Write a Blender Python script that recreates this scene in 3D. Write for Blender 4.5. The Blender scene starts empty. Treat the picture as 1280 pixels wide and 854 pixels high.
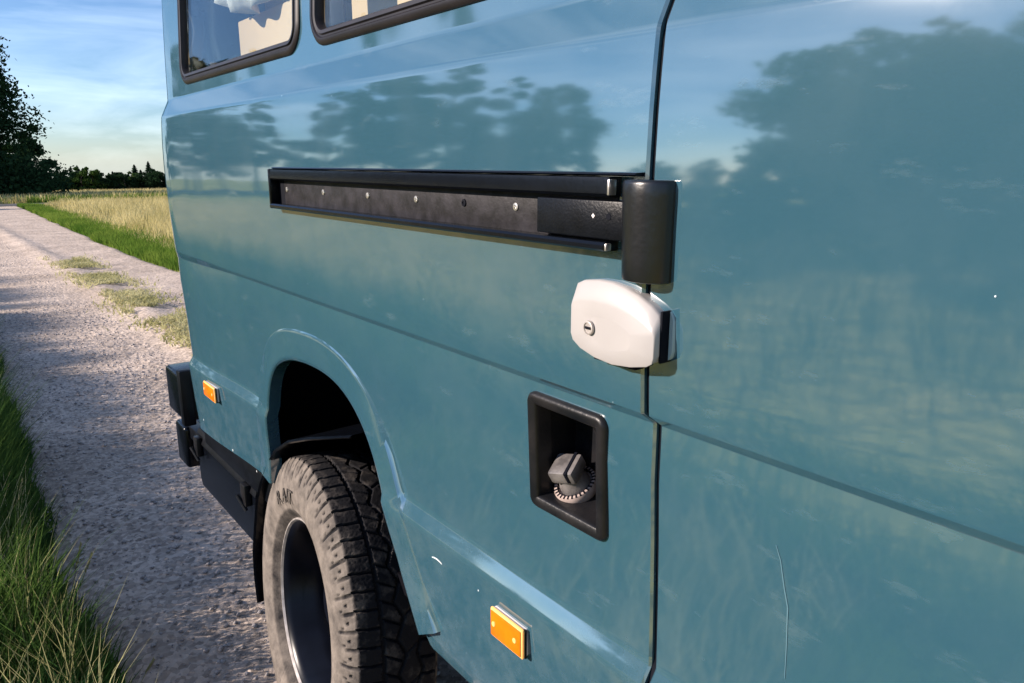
import bpy, bmesh, math, random
import numpy as np
from mathutils import Vector, Matrix

# ------------------------------------------------------------------ camera / sky / sun
scene = bpy.context.scene
R = math.radians
COL = scene.collection
CAM_YAW, CAM_PITCH = 38.075, 13.686
cam_d = bpy.data.cameras.new('camera'); cam = bpy.data.objects.new('camera', cam_d); COL.objects.link(cam)
cam_d.sensor_width = 36.0; cam_d.lens = 36.0 * 924 / 1280; cam_d.clip_start = 0.02; cam_d.clip_end = 4000
cam.location = (-0.61, 0.0, 1.43)
cam.rotation_euler = (R(90 - CAM_PITCH), 0, R(-CAM_YAW))
scene.camera = cam

SUN_AZ, SUN_EL = 64.0, 24.0            # degrees from +Y towards -X, elevation
sdir = Vector((-math.sin(R(SUN_AZ)) * math.cos(R(SUN_EL)), math.cos(R(SUN_AZ)) * math.cos(R(SUN_EL)), math.sin(R(SUN_EL))))
sun_d = bpy.data.lights.new('sun', 'SUN'); sun = bpy.data.objects.new('sun', sun_d); COL.objects.link(sun)
sun_d.energy = 5.0; sun_d.angle = R(0.5); sun_d.color = (1.0, 0.86, 0.75)
sun.rotation_euler = sdir.to_track_quat('Z', 'Y').to_euler(); sun.location = (-20, 0, 20)

world = bpy.data.worlds.new('World'); scene.world = world; world.use_nodes = True
wn, wl = world.node_tree.nodes, world.node_tree.links; wn.clear()
w_out = wn.new('ShaderNodeOutputWorld'); w_bg = wn.new('ShaderNodeBackground')
w_bg.inputs['Strength'].default_value = 0.07
sky = wn.new('ShaderNodeTexSky'); sky.sky_type = 'NISHITA'; sky.sun_disc = False
sky.sun_elevation = R(SUN_EL); sky.sun_rotation = R(-SUN_AZ); sky.air_density = 1.0; sky.dust_density = 0.12; sky.ozone_density = 4.0
# thin cirrus
tc = wn.new('ShaderNodeTexCoord'); mp = wn.new('ShaderNodeMapping')
mp.inputs['Scale'].default_value = (1.3, 1.0, 7.0); mp.inputs['Rotation'].default_value = (R(8), R(-6), 0)
cn = wn.new('ShaderNodeTexNoise'); cn.inputs['Scale'].default_value = 2.6; cn.inputs['Detail'].default_value = 7; cn.inputs['Roughness'].default_value = 0.55; cn.inputs['Distortion'].default_value = 0.5
cr = wn.new('ShaderNodeValToRGB'); cr.color_ramp.elements[0].position = 0.42; cr.color_ramp.elements[1].position = 0.72; cr.color_ramp.elements[0].color = (0.05, 0.05, 0.05, 1)
cr.color_ramp.elements[1].color = (0.95, 0.95, 0.95, 1)
cm = wn.new('ShaderNodeMixRGB')
cs = wn.new('ShaderNodeMixRGB'); cs.blend_type = 'MULTIPLY'; cs.inputs['Fac'].default_value = 1.0; cs.inputs['Color2'].default_value = (0.78, 0.86, 1.02, 1)   # cirrus scatters the light of the sky behind it
ca = wn.new('ShaderNodeMixRGB'); ca.blend_type = 'ADD'; ca.inputs['Fac'].default_value = 1.0; ca.inputs['Color2'].default_value = (3.4, 3.7, 4.0, 1)
wl.new(sky.outputs['Color'], cs.inputs['Color1']); wl.new(cs.outputs['Color'], ca.inputs['Color1']); wl.new(ca.outputs['Color'], cm.inputs['Color2'])
wl.new(tc.outputs['Generated'], mp.inputs['Vector']); wl.new(mp.outputs['Vector'], cn.inputs['Vector'])
wl.new(cn.outputs['Fac'], cr.inputs['Fac']); wl.new(cr.outputs['Color'], cm.inputs['Fac'])
wb = wn.new('ShaderNodeMixRGB'); wb.blend_type = 'MULTIPLY'; wb.inputs['Fac'].default_value = 1.0; wb.inputs['Color2'].default_value = (0.87, 0.98, 1.18, 1)   # cool white balance of the photograph
wl.new(sky.outputs['Color'], wb.inputs['Color1']); wl.new(wb.outputs['Color'], cm.inputs['Color1']); wl.new(cm.outputs['Color'], w_bg.inputs['Color'])
wl.new(w_bg.outputs['Background'], w_out.inputs['Surface'])

vs = scene.view_settings
vs.view_transform = 'Standard'; vs.look = 'None'; vs.exposure = 0.95; vs.gamma = 1.0; vs.use_curve_mapping = False

# ------------------------------------------------------------------ helpers
rng = np.random.default_rng(7)
random.seed(7)

def tag(o, label=None, cat=None, group=None, kind=None):
    if label: o['label'] = label
    if cat: o['category'] = cat
    if group: o['group'] = group
    if kind: o['kind'] = kind
    return o

def empty(name, loc=(0, 0, 0), rz=0):
    o = bpy.data.objects.new(name, None); COL.objects.link(o)
    o.location = loc; o.rotation_euler = (0, 0, rz); o.empty_display_size = 0.2
    return o

def link(name, me, mat, parent=None):
    o = bpy.data.objects.new(name, me); COL.objects.link(o)
    if mat is not None:
        for m in (mat if isinstance(mat, (list, tuple)) else [mat]): me.materials.append(m)
    if parent is not None:
        o.parent = parent
        # geometry is given in world coordinates; parents never rotate, so undo their offset
        w = Vector((0, 0, 0)); p = parent
        while p is not None: w += Vector(p.location); p = p.parent
        o.location = -w
    return o

def smooth(me, ang=35):
    me.polygons.foreach_set('use_smooth', [True] * len(me.polygons))
    me.set_sharp_from_angle(angle=R(ang))

def mk(name, V, F, mat, parent=None, ang=35):
    me = bpy.data.meshes.new(name); me.from_pydata([tuple(v) for v in V], [], [tuple(f) for f in F]); me.update()
    if ang: smooth(me, ang)
    return link(name, me, mat, parent)

def from_bm(name, bm, mat, parent=None, ang=35):
    bmesh.ops.recalc_face_normals(bm, faces=bm.faces[:])
    me = bpy.data.meshes.new(name); bm.to_mesh(me); bm.free()
    if ang: smooth(me, ang)
    return link(name, me, mat, parent)

def np_mesh(name, V, F, k):
    """V (n,3) float, F (m,k) int -> mesh, fast"""
    me = bpy.data.meshes.new(name)
    V = np.asarray(V, dtype=np.float32); F = np.asarray(F, dtype=np.int32)
    me.vertices.add(len(V)); me.vertices.foreach_set('co', V.ravel())
    me.loops.add(F.size); me.loops.foreach_set('vertex_index', F.ravel())
    me.polygons.add(len(F)); me.polygons.foreach_set('loop_start', np.arange(0, F.size, k, dtype=np.int32))
    me.update(calc_edges=True); me.validate()
    return me

def grid_faces(nu, nv, wrap_u=False, wrap_v=False):
    iu = np.arange(nu if wrap_u else nu - 1); iv = np.arange(nv if wrap_v else nv - 1)
    a, b = np.meshgrid(iu, iv, indexing='ij'); a = a.ravel(); b = b.ravel()
    a2 = (a + 1) % nu; b2 = (b + 1) % nv
    return np.stack([a * nv + b, a2 * nv + b, a2 * nv + b2, a * nv + b2], 1)

def box_bm(bm, lo, hi, bev=0.0, seg=2):
    r = bmesh.ops.create_cube(bm, size=1.0)
    lo = Vector(lo); hi = Vector(hi); s = hi - lo; c = (hi + lo) / 2
    for v in r['verts']: v.co = Vector((v.co.x * s.x, v.co.y * s.y, v.co.z * s.z)) + c
    if bev:
        es = list({e for v in r['verts'] for e in v.link_edges})
        bmesh.ops.bevel(bm, geom=es, offset=bev, segments=seg, profile=0.5, affect='EDGES')

def box(name, lo, hi, mat, parent=None, bev=0.003, seg=2):
    bm = bmesh.new(); box_bm(bm, lo, hi, bev, seg)
    return from_bm(name, bm, mat, parent)

def tube_bm(bm, p0, p1, r0, r1=None, n=12, cap=True):
    p0 = Vector(p0); p1 = Vector(p1); r1 = r0 if r1 is None else r1
    ax = (p1 - p0).normalized(); q = ax.to_track_quat('Z', 'Y')
    a = [bm.verts.new(p0 + q @ Vector((r0 * math.cos(2 * math.pi * i / n), r0 * math.sin(2 * math.pi * i / n), 0))) for i in range(n)]
    b = [bm.verts.new(p1 + q @ Vector((r1 * math.cos(2 * math.pi * i / n), r1 * math.sin(2 * math.pi * i / n), 0))) for i in range(n)]
    for i in range(n): bm.faces.new((a[i], a[(i + 1) % n], b[(i + 1) % n], b[i]))
    if cap: bm.faces.new(a[::-1]); bm.faces.new(b)

def lathe(name, sec, axis_o, axis_d, mat, parent=None, n=48, closed=False, ang=35):
    """sec: list of (t along axis, radius)"""
    o = Vector(axis_o); q = Vector(axis_d).normalized().to_track_quat('Z', 'Y')
    V = []
    for i in range(n):
        a = 2 * math.pi * i / n
        for t, r in sec: V.append(o + q @ Vector((r * math.cos(a), r * math.sin(a), t)))
    F = grid_faces(n, len(sec), True, closed)
    return mk(name, V, F.tolist(), mat, parent, ang)

def rrect(y0, y1, z0, z1, r, n=6):
    out = []
    for cy, cz, a0 in ((y1 - r, z1 - r, 0), (y0 + r, z1 - r, 90), (y0 + r, z0 + r, 180), (y1 - r, z0 + r, 270)):
        for i in range(n + 1):
            a = R(a0 + 90 * i / n); out.append((cy + r * math.cos(a), cz + r * math.sin(a)))
    return out                                           # counter-clockwise in (y,z)

def prism(outline, x0, x1):
    bm = bmesh.new()
    a = [bm.verts.new((x0, y, z)) for y, z in outline]; b = [bm.verts.new((x1, y, z)) for y, z in outline]
    n = len(outline); bm.faces.new(a); bm.faces.new(b[::-1])
    for i in range(n): bm.faces.new((a[i], b[i], b[(i + 1) % n], a[(i + 1) % n]))
    bmesh.ops.recalc_face_normals(bm, faces=bm.faces[:])
    me = bpy.data.meshes.new('cut'); bm.to_mesh(me); bm.free()
    return me

def cut(o, cutters):
    """boolean-subtract cutter meshes from object o, keep one plain mesh"""
    tmp = []
    for me in cutters:
        c = bpy.data.objects.new('cut', me); COL.objects.link(c); tmp.append(c)
        m = o.modifiers.new('b', 'BOOLEAN'); m.operation = 'DIFFERENCE'; m.object = c; m.solver = 'EXACT'
    mats = list(o.data.materials); loc = o.location.copy(); par = o.parent
    o.parent = None; o.location = (0, 0, 0)
    bpy.context.view_layer.update()
    dg = bpy.context.evaluated_depsgraph_get()
    me = bpy.data.meshes.new_from_object(o.evaluated_get(dg))
    o.modifiers.clear(); o.data = me
    if not me.materials:
        for m in mats: me.materials.append(m)
    for c in tmp: bpy.data.objects.remove(c)
    o.parent = par; o.location = loc
    smooth(me, 30)

def lerp_tab(tab, z):
    return float(np.interp(z, [t[0] for t in tab], [t[1] for t in tab]))

def vnoise(x, y, seed=0):
    """value noise, vectorised"""
    xi = np.floor(x).astype(np.int64); yi = np.floor(y).astype(np.int64); fx = x - xi; fy = y - yi
    fx = fx * fx * (3 - 2 * fx); fy = fy * fy * (3 - 2 * fy)
    def h(a, b):
        n = (a * 374761393 + b * 668265263 + seed * 1442695041) & 0xffffffff
        n = ((n ^ (n >> 13)) * 1274126177) & 0xffffffff
        return ((n ^ (n >> 16)) & 0xffff) / 65535.0
    return (h(xi, yi) * (1 - fx) + h(xi + 1, yi) * fx) * (1 - fy) + (h(xi, yi + 1) * (1 - fx) + h(xi + 1, yi + 1) * fx) * fy

def fbm(x, y, seed=0, oct=4):
    s = 0; a = 1; t = 0
    for i in range(oct):
        s = s + a * vnoise(x * 2 ** i, y * 2 ** i, seed + i * 17); t += a; a *= 0.5
    return s / t

# ------------------------------------------------------------------ materials
def mat(name, col, rough=0.6, metal=0.0, var=0.0, vscale=5.0, bump=0.0, bscale=60.0, spec=0.5, coat=0.0, col2=None):
    m = bpy.data.materials.new(name); m.use_nodes = True
    nt = m.node_tree; N, L = nt.nodes, nt.links; b = N['Principled BSDF']
    b.inputs['Base Color'].default_value = (*col, 1); b.inputs['Roughness'].default_value = rough
    b.inputs['Metallic'].default_value = metal; b.inputs['Specular IOR Level'].default_value = spec
    b.inputs['Coat Weight'].default_value = coat
    tcn = N.new('ShaderNodeTexCoord')
    if var or col2:
        n = N.new('ShaderNodeTexNoise'); n.inputs['Scale'].default_value = vscale; n.inputs['Detail'].default_value = 6
        L.new(tcn.outputs['Object'], n.inputs['Vector'])
        rp = N.new('ShaderNodeValToRGB'); rp.color_ramp.elements[0].position = 0.34; rp.color_ramp.elements[1].position = 0.68
        c2 = col2 if col2 else tuple(min(1, c * (1 + var)) for c in col)
        c1 = col if col2 else tuple(c * (1 - var) for c in col)
        rp.color_ramp.elements[0].color = (*c1, 1); rp.color_ramp.elements[1].color = (*c2, 1)
        L.new(n.outputs['Fac'], rp.inputs['Fac']); L.new(rp.outputs['Color'], b.inputs['Base Color'])
    if bump:
        n2 = N.new('ShaderNodeTexNoise'); n2.inputs['Scale'].default_value = bscale; n2.inputs['Detail'].default_value = 5
        L.new(tcn.outputs['Object'], n2.inputs['Vector'])
        bp = N.new('ShaderNodeBump'); bp.inputs['Strength'].default_value = 1.0; bp.inputs['Distance'].default_value = bump
        L.new(n2.outputs['Fac'], bp.inputs['Height']); L.new(bp.outputs['Normal'], b.inputs['Normal'])
    return m

def paint_material():
    m = bpy.data.materials.new('teal_paint'); m.use_nodes = True
    nt = m.node_tree; N, L = nt.nodes, nt.links; b = N['Principled BSDF']
    tcn = N.new('ShaderNodeTexCoord')
    base = (0.0272, 0.0845, 0.1215, 1)
    # dust film: pale greyish specks and smears
    n1 = N.new('ShaderNodeTexNoise'); n1.inputs['Scale'].default_value = 7; n1.inputs['Detail'].default_value = 8; n1.inputs['Roughness'].default_value = 0.62
    L.new(tcn.outputs['Object'], n1.inputs['Vector'])
    r1 = N.new('ShaderNodeValToRGB'); r1.color_ramp.elements[0].position = 0.45; r1.color_ramp.elements[1].position = 0.85
    r1.color_ramp.elements[1].color = (0.12, 0.12, 0.12, 1)
    L.new(n1.outputs['Fac'], r1.inputs['Fac'])
    vo = N.new('ShaderNodeTexVoronoi'); vo.inputs['Scale'].default_value = 26; vo.inputs['Randomness'].default_value = 1
    L.new(tcn.outputs['Object'], vo.inputs['Vector'])
    rv = N.new('ShaderNodeValToRGB'); rv.color_ramp.elements[0].position = 0.018; rv.color_ramp.elements[0].color = (1, 1, 1, 1)
    rv.color_ramp.elements[1].position = 0.04; rv.color_ramp.elements[1].color = (0, 0, 0, 1)
    L.new(vo.outputs['Distance'], rv.inputs['Fac'])
    # only a fraction of the cells carry a speck
    sep = N.new('ShaderNodeSeparateColor'); L.new(vo.outputs['Color'], sep.inputs['Color'])
    gt = N.new('ShaderNodeMath'); gt.operation = 'GREATER_THAN'; gt.inputs[1].default_value = 0.9
    L.new(sep.outputs['Red'], gt.inputs[0])
    mu = N.new('ShaderNodeMath'); mu.operation = 'MULTIPLY'; L.new(rv.outputs['Color'], mu.inputs[0]); L.new(gt.outputs[0], mu.inputs[1])
    mx = N.new('ShaderNodeMath'); mx.operation = 'MAXIMUM'; L.new(r1.outputs['Color'], mx.inputs[0]); L.new(mu.outputs[0], mx.inputs[1])
    ms = N.new('ShaderNodeMapping'); ms.inputs['Rotation'].default_value = (R(38), 0, 0); ms.inputs['Scale'].default_value = (6, 9, 30)
    L.new(tcn.outputs['Object'], ms.inputs['Vector'])
    ns = N.new('ShaderNodeTexNoise'); ns.inputs['Scale'].default_value = 1.0; ns.inputs['Detail'].default_value = 5; ns.inputs['Roughness'].default_value = 0.7
    L.new(ms.outputs['Vector'], ns.inputs['Vector'])
    rs = N.new('ShaderNodeValToRGB'); rs.color_ramp.elements[0].position = 0.58; rs.color_ramp.elements[1].position = 0.86; rs.color_ramp.elements[1].color = (0.5, 0.5, 0.5, 1)
    L.new(ns.outputs['Fac'], rs.inputs['Fac'])
    mx2 = N.new('ShaderNodeMath'); mx2.operation = 'MAXIMUM'; L.new(mx.outputs[0], mx2.inputs[0]); L.new(rs.outputs['Color'], mx2.inputs[1]); mx = mx2
    mix = N.new('ShaderNodeMixRGB'); mix.inputs['Color1'].default_value = base; mix.inputs['Color2'].default_value = (0.13, 0.19, 0.22, 1)
    # road dust thrown up over the sills
    sx = N.new('ShaderNodeSeparateXYZ'); L.new(tcn.outputs['Object'], sx.inputs[0])
    mr = N.new('ShaderNodeMapRange'); mr.interpolation_type = 'SMOOTHSTEP'; mr.inputs['From Min'].default_value = 1.02; mr.inputs['From Max'].default_value = 0.45; mr.inputs['To Min'].default_value = 0.0; mr.inputs['To Max'].default_value = 0.75
    L.new(sx.outputs['Z'], mr.inputs['Value'])
    nd = N.new('ShaderNodeTexNoise'); nd.inputs['Scale'].default_value = 18; nd.inputs['Detail'].default_value = 9; nd.inputs['Roughness'].default_value = 0.7; L.new(tcn.outputs['Object'], nd.inputs['Vector'])
    rd = N.new('ShaderNodeValToRGB'); rd.color_ramp.elements[0].position = 0.40; rd.color_ramp.elements[1].position = 0.75; rd.color_ramp.elements[1].color = (0.8, 0.8, 0.8, 1); L.new(nd.outputs['Fac'], rd.inputs['Fac'])
    md = N.new('ShaderNodeMath'); md.operation = 'MULTIPLY'; L.new(mr.outputs[0], md.inputs[0]); L.new(rd.outputs['Color'], md.inputs[1])
    mx3 = N.new('ShaderNodeMath'); mx3.operation = 'MAXIMUM'; L.new(mx.outputs[0], mx3.inputs[0]); L.new(md.outputs[0], mx3.inputs[1]); mx = mx3
    L.new(mx.outputs[0], mix.inputs['Fac']); L.new(mix.outputs['Color'], b.inputs['Base Color'])
    b.inputs['Roughness'].default_value = 0.5
    b.inputs['Specular IOR Level'].default_value = 0.04
    b.inputs['Coat Weight'].default_value = 1.0; b.inputs['Coat IOR'].default_value = 2.7
    rr = N.new('ShaderNodeMath'); rr.operation = 'MULTIPLY_ADD'; rr.inputs[1].default_value = 0.25; rr.inputs[2].default_value = 0.05
    L.new(mx.outputs[0], rr.inputs[0]); L.new(rr.outputs[0], b.inputs['Coat Roughness'])
    # slow dents of the sheet metal
    mpn = N.new('ShaderNodeMapping'); mpn.inputs['Scale'].default_value = (1, 0.7, 1)
    L.new(tcn.outputs['Object'], mpn.inputs['Vector'])
    n2 = N.new('ShaderNodeTexNoise'); n2.inputs['Scale'].default_value = 4.0; n2.inputs['Detail'].default_value = 1.5
    L.new(mpn.outputs['Vector'], n2.inputs['Vector'])
    bp = N.new('ShaderNodeBump'); bp.inputs['Strength'].default_value = 1.0; bp.inputs['Distance'].default_value = 0.0022
    L.new(n2.outputs['Fac'], bp.inputs['Height'])
    L.new(bp.outputs['Normal'], b.inputs['Coat Normal'])
    return m

def glass_material(name, tint=(0.9, 0.95, 0.95), ior=1.52):
    m = bpy.data.materials.new(name); m.use_nodes = True
    N, L = m.node_tree.nodes, m.node_tree.links; N.clear()
    o = N.new('ShaderNodeOutputMaterial'); fr = N.new('ShaderNodeLayerWeight'); fr.inputs['Blend'].default_value = 0.5; pw = N.new('ShaderNodeMath'); pw.operation = 'POWER'; pw.inputs[1].default_value = 5.0; ma = N.new('ShaderNodeMath'); ma.operation = 'MULTIPLY_ADD'; ma.inputs[1].default_value = 0.95; ma.inputs[2].default_value = 0.05
    t = N.new('ShaderNodeBsdfTransparent'); t.inputs['Color'].default_value = (*tint, 1)
    g = N.new('ShaderNodeBsdfGlossy'); g.inputs['Roughness'].default_value = 0.01
    mx = N.new('ShaderNodeMixShader'); L.new(fr.outputs['Facing'], pw.inputs[0]); L.new(pw.outputs[0], ma.inputs[0]); L.new(ma.outputs[0], mx.inputs[0]); L.new(t.outputs[0], mx.inputs[1]); L.new(g.outputs[0], mx.inputs[2])
    L.new(mx.outputs[0], o.inputs['Surface'])
    return m

def leaf_material(name, c1, c2, scale=0.6, transl=0.35):
    m = bpy.data.materials.new(name); m.use_nodes = True
    N, L = m.node_tree.nodes, m.node_tree.links; N.clear()
    o = N.new('ShaderNodeOutputMaterial'); tcn = N.new('ShaderNodeTexCoord')
    n = N.new('ShaderNodeTexNoise'); n.inputs['Scale'].default_value = scale; n.inputs['Detail'].default_value = 5
    L.new(tcn.outputs['Object'], n.inputs['Vector'])
    rp = N.new('ShaderNodeValToRGB'); rp.color_ramp.elements[0].position = 0.36; rp.color_ramp.elements[1].position = 0.64
    rp.color_ramp.elements[0].color = (*c1, 1); rp.color_ramp.elements[1].color = (*c2, 1)
    L.new(n.outputs['Fac'], rp.inputs['Fac'])
    d = N.new('ShaderNodeBsdfDiffuse'); t = N.new('ShaderNodeBsdfTranslucent'); mx = N.new('ShaderNodeMixShader'); mx.inputs[0].default_value = transl
    L.new(rp.outputs['Color'], d.inputs['Color']); L.new(rp.outputs['Color'], t.inputs['Color'])
    L.new(d.outputs[0], mx.inputs[1]); L.new(t.outputs[0], mx.inputs[2]); L.new(mx.outputs[0], o.inputs['Surface'])
    return m

M = {}
M['paint'] = paint_material()
M['inner'] = mat('inner_lining', (0.10, 0.10, 0.10), 0.8)
M['blackplastic'] = mat('black_plastic', (0.0035, 0.0045, 0.007), 0.36, spec=0.16, var=0.3, vscale=30, bump=0.0004, bscale=300)
M['blackgloss'] = mat('black_satin', (0.0025, 0.0035, 0.006), 0.22, spec=0.24, var=0.2, vscale=18, bump=0.0003, bscale=120)
M['hinge'] = mat('hinge_cover_black', (0.004, 0.005, 0.007), 0.30, spec=0.6, var=0.2, vscale=18, bump=0.0003, bscale=120)
M['railplate'] = mat('worn_rail_plate', (0.014, 0.013, 0.016), 0.5, spec=0.25, var=0.6, vscale=40, bump=0.0005, bscale=150)
M['rubberseal'] = mat('window_rubber', (0.009, 0.007, 0.009), 0.4, spec=0.3, var=0.3, vscale=20)
M['gapblack'] = mat('gap_black', (0.003, 0.004, 0.008), 0.7, spec=0.1)
M['white'] = mat('white_lock_paint', (0.335, 0.32, 0.315), 0.35, var=0.04, vscale=12)
M['palelock'] = mat('pale_lock_keeper', (0.30, 0.40, 0.44), 0.3, var=0.04, vscale=12)
M['steel'] = mat('bright_steel', (0.62, 0.60, 0.58), 0.32, metal=0.9, var=0.15, vscale=40)
M['dirtysteel'] = mat('dirty_steel', (0.36, 0.33, 0.31), 0.5, metal=0.5, var=0.3, vscale=40)
M['capgrey'] = mat('worn_cap_grey', (0.07, 0.065, 0.065), 0.42, col2=(0.24, 0.22, 0.21), vscale=35, bump=0.0006, bscale=160)
M['pinkring_lit_patch'] = mat('pale_ring_lit_patch', (0.34, 0.27, 0.24), 0.5, var=0.25, vscale=60)
M['dustyblack'] = mat('dusty_black', (0.004, 0.005, 0.007), 0.36, spec=0.28, col2=(0.014, 0.013, 0.014), vscale=16, bump=0.0006, bscale=140)
M['amber'] = mat('amber_lens', (0.85, 0.165, 0.004), 0.25, var=0.12, vscale=40, spec=0.6)
M['amberrim'] = mat('pale_amber_rim', (0.88, 0.50, 0.16), 0.3)
M['palegrey'] = mat('pale_grey_plastic', (0.60, 0.56, 0.55), 0.45)
M['well'] = mat('wheel_well_black', (0.004, 0.004, 0.006), 0.9, spec=0.05, bump=0.002, bscale=50)
M['rimblack'] = mat('rim_black', (0.003, 0.004, 0.008), 0.3, spec=0.2, var=0.3, vscale=12)
M['chip'] = mat('bare_paint_chip', (0.66, 0.70, 0.72), 0.6)
M['scratch'] = mat('pale_scratch', (0.075, 0.15, 0.185), 0.5)
M['glass'] = glass_material('window_glass')
M['beige'] = mat('beige_plywood', (0.60, 0.39, 0.22), 0.6, var=0.06, vscale=6)
M['wood'] = mat('wood_rail', (0.42, 0.29, 0.16), 0.6, var=0.2, vscale=20)
M['cloth'] = mat('white_cloth', (0.62, 0.57, 0.53), 0.9, bump=0.004, bscale=30)
M['interior_dark'] = mat('dark_interior', (0.012, 0.012, 0.016), 0.9)  # near-black for the unlit interior, not a fabric
M['redlens'] = mat('red_lens', (0.45, 0.02, 0.02), 0.25)
M['bark'] = mat('bark', (0.055, 0.045, 0.036), 0.9, var=0.4, vscale=8)
M['leaf_near'] = leaf_material('leaf_hedge', (0.018, 0.045, 0.014), (0.055, 0.105, 0.028), 1.2)
M['leaf_dark'] = leaf_material('leaf_dark', (0.012, 0.030, 0.016), (0.035, 0.070, 0.028), 0.5, 0.25)
M['leaf_mid'] = leaf_material('leaf_mid', (0.035, 0.075, 0.020), (0.085, 0.14, 0.035), 0.5)
M['needle'] = leaf_material('needle', (0.010, 0.024, 0.016), (0.026, 0.050, 0.026), 0.8, 0.15)
M['grass'] = leaf_material('verge_grass', (0.018, 0.058, 0.020), (0.085, 0.150, 0.034), 2.5, 0.45)
M['seed'] = leaf_material('dry_seed_grass', (0.34, 0.33, 0.15), (0.56, 0.53, 0.30), 2.0, 0.4)
M['hay'] = leaf_material('hay_grass', (0.40, 0.35, 0.15), (0.66, 0.57, 0.30), 0.5, 0.35)
M['hay_green'] = leaf_material('field_green', (0.07, 0.15, 0.02), (0.20, 0.28, 0.05), 0.6, 0.4)

def tyre_material():
    m = bpy.data.materials.new('dusty_tyre'); m.use_nodes = True
    N, L = m.node_tree.nodes, m.node_tree.links; b = N['Principled BSDF']
    at = N.new('ShaderNodeAttribute'); at.attribute_name = 'dust'; at.attribute_type = 'GEOMETRY'
    tcn = N.new('ShaderNodeTexCoord'); n = N.new('ShaderNodeTexNoise'); n.inputs['Scale'].default_value = 22; n.inputs['Detail'].default_value = 7; n.inputs['Roughness'].default_value = 0.65
    L.new(tcn.outputs['Object'], n.inputs['Vector'])
    ad = N.new('ShaderNodeMath'); ad.operation = 'MULTIPLY_ADD'; ad.inputs[1].default_value = 1.5; ad.inputs[2].default_value = -0.80
    L.new(n.outputs['Fac'], ad.inputs[0])
    ad2 = N.new('ShaderNodeMath'); ad2.operation = 'ADD'; ad2.use_clamp = True; L.new(at.outputs['Fac'], ad2.inputs[0]); L.new(ad.outputs[0], ad2.inputs[1])
    rp = N.new('ShaderNodeValToRGB'); rp.color_ramp.elements[0].position = 0.05; rp.color_ramp.elements[1].position = 0.95
    rp.color_ramp.elements[0].color = (0.008, 0.008, 0.010, 1); rp.color_ramp.elements[1].color = (0.215, 0.185, 0.158, 1)
    L.new(ad2.outputs[0], rp.inputs['Fac']); L.new(rp.outputs['Color'], b.inputs['Base Color'])
    b.inputs['Roughness'].default_value = 0.85; b.inputs['Specular IOR Level'].default_value = 0.2
    n2 = N.new('ShaderNodeTexNoise'); n2.inputs['Scale'].default_value = 130; L.new(tcn.outputs['Object'], n2.inputs['Vector'])
    bp = N.new('ShaderNodeBump'); bp.inputs['Distance'].default_value = 0.0012; L.new(n2.outputs['Fac'], bp.inputs['Height']); L.new(bp.outputs['Normal'], b.inputs['Normal'])
    return m
M['tyre'] = tyre_material()
M['letter'] = mat('tyre_letter', (0.055, 0.047, 0.040), 0.7, var=0.3, vscale=60)

def gravel_material(name, c1, c2, c3, bump=0.006):
    m = bpy.data.materials.new(name); m.use_nodes = True
    N, L = m.node_tree.nodes, m.node_tree.links; b = N['Principled BSDF']
    b.inputs['Roughness'].default_value = 0.95; b.inputs['Specular IOR Level'].default_value = 0.15
    tcn = N.new('ShaderNodeTexCoord')
    n = N.new('ShaderNodeTexNoise'); n.inputs['Scale'].default_value = 1.3; n.inputs['Detail'].default_value = 9; n.inputs['Roughness'].default_value = 0.6
    L.new(tcn.outputs['Object'], n.inputs['Vector'])
    rp = N.new('ShaderNodeValToRGB'); e = rp.color_ramp.elements
    e[0].position = 0.3; e[0].color = (*c1, 1); e[1].position = 0.7; e[1].color = (*c2, 1)
    L.new(n.outputs['Fac'], rp.inputs['Fac'])
    v = N.new('ShaderNodeTexVoronoi'); v.inputs['Scale'].default_value = 55; L.new(tcn.outputs['Object'], v.inputs['Vector'])
    sp = N.new('ShaderNodeSeparateColor'); L.new(v.outputs['Color'], sp.inputs['Color'])
    mx = N.new('ShaderNodeMixRGB'); mx.blend_type = 'OVERLAY'; mx.inputs['Fac'].default_value = 0.35
    L.new(rp.outputs['Color'], mx.inputs['Color1'])
    cc = N.new('ShaderNodeCombineColor'); L.new(sp.outputs['Red'], cc.inputs['Red']); L.new(sp.outputs['Red'], cc.inputs['Green']); L.new(sp.outputs['Red'], cc.inputs['Blue'])
    L.new(cc.outputs['Color'], mx.inputs['Color2']); L.new(mx.outputs['Color'], b.inputs['Base Color'])
    n3 = N.new('ShaderNodeTexNoise'); n3.inputs['Scale'].default_value = 42; n3.inputs['Detail'].default_value = 6
    L.new(tcn.outputs['Object'], n3.inputs['Vector'])
    bp = N.new('ShaderNodeBump'); bp.inputs['Distance'].default_value = bump; L.new(n3.outputs['Fac'], bp.inputs['Height'])
    L.new(bp.outputs['Normal'], b.inputs['Normal'])
    return m
M['gravel'] = gravel_material('gravel', (0.33, 0.272, 0.225), (0.53, 0.442, 0.370), (0.3, 0.3, 0.3))
M['stone'] = mat('gravel_stone', (0.30, 0.27, 0.26), 0.9, col2=(0.46, 0.42, 0.40), vscale=9)
M['asphalt'] = mat('asphalt', (0.045, 0.046, 0.05), 0.9, var=0.2, vscale=3)
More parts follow.
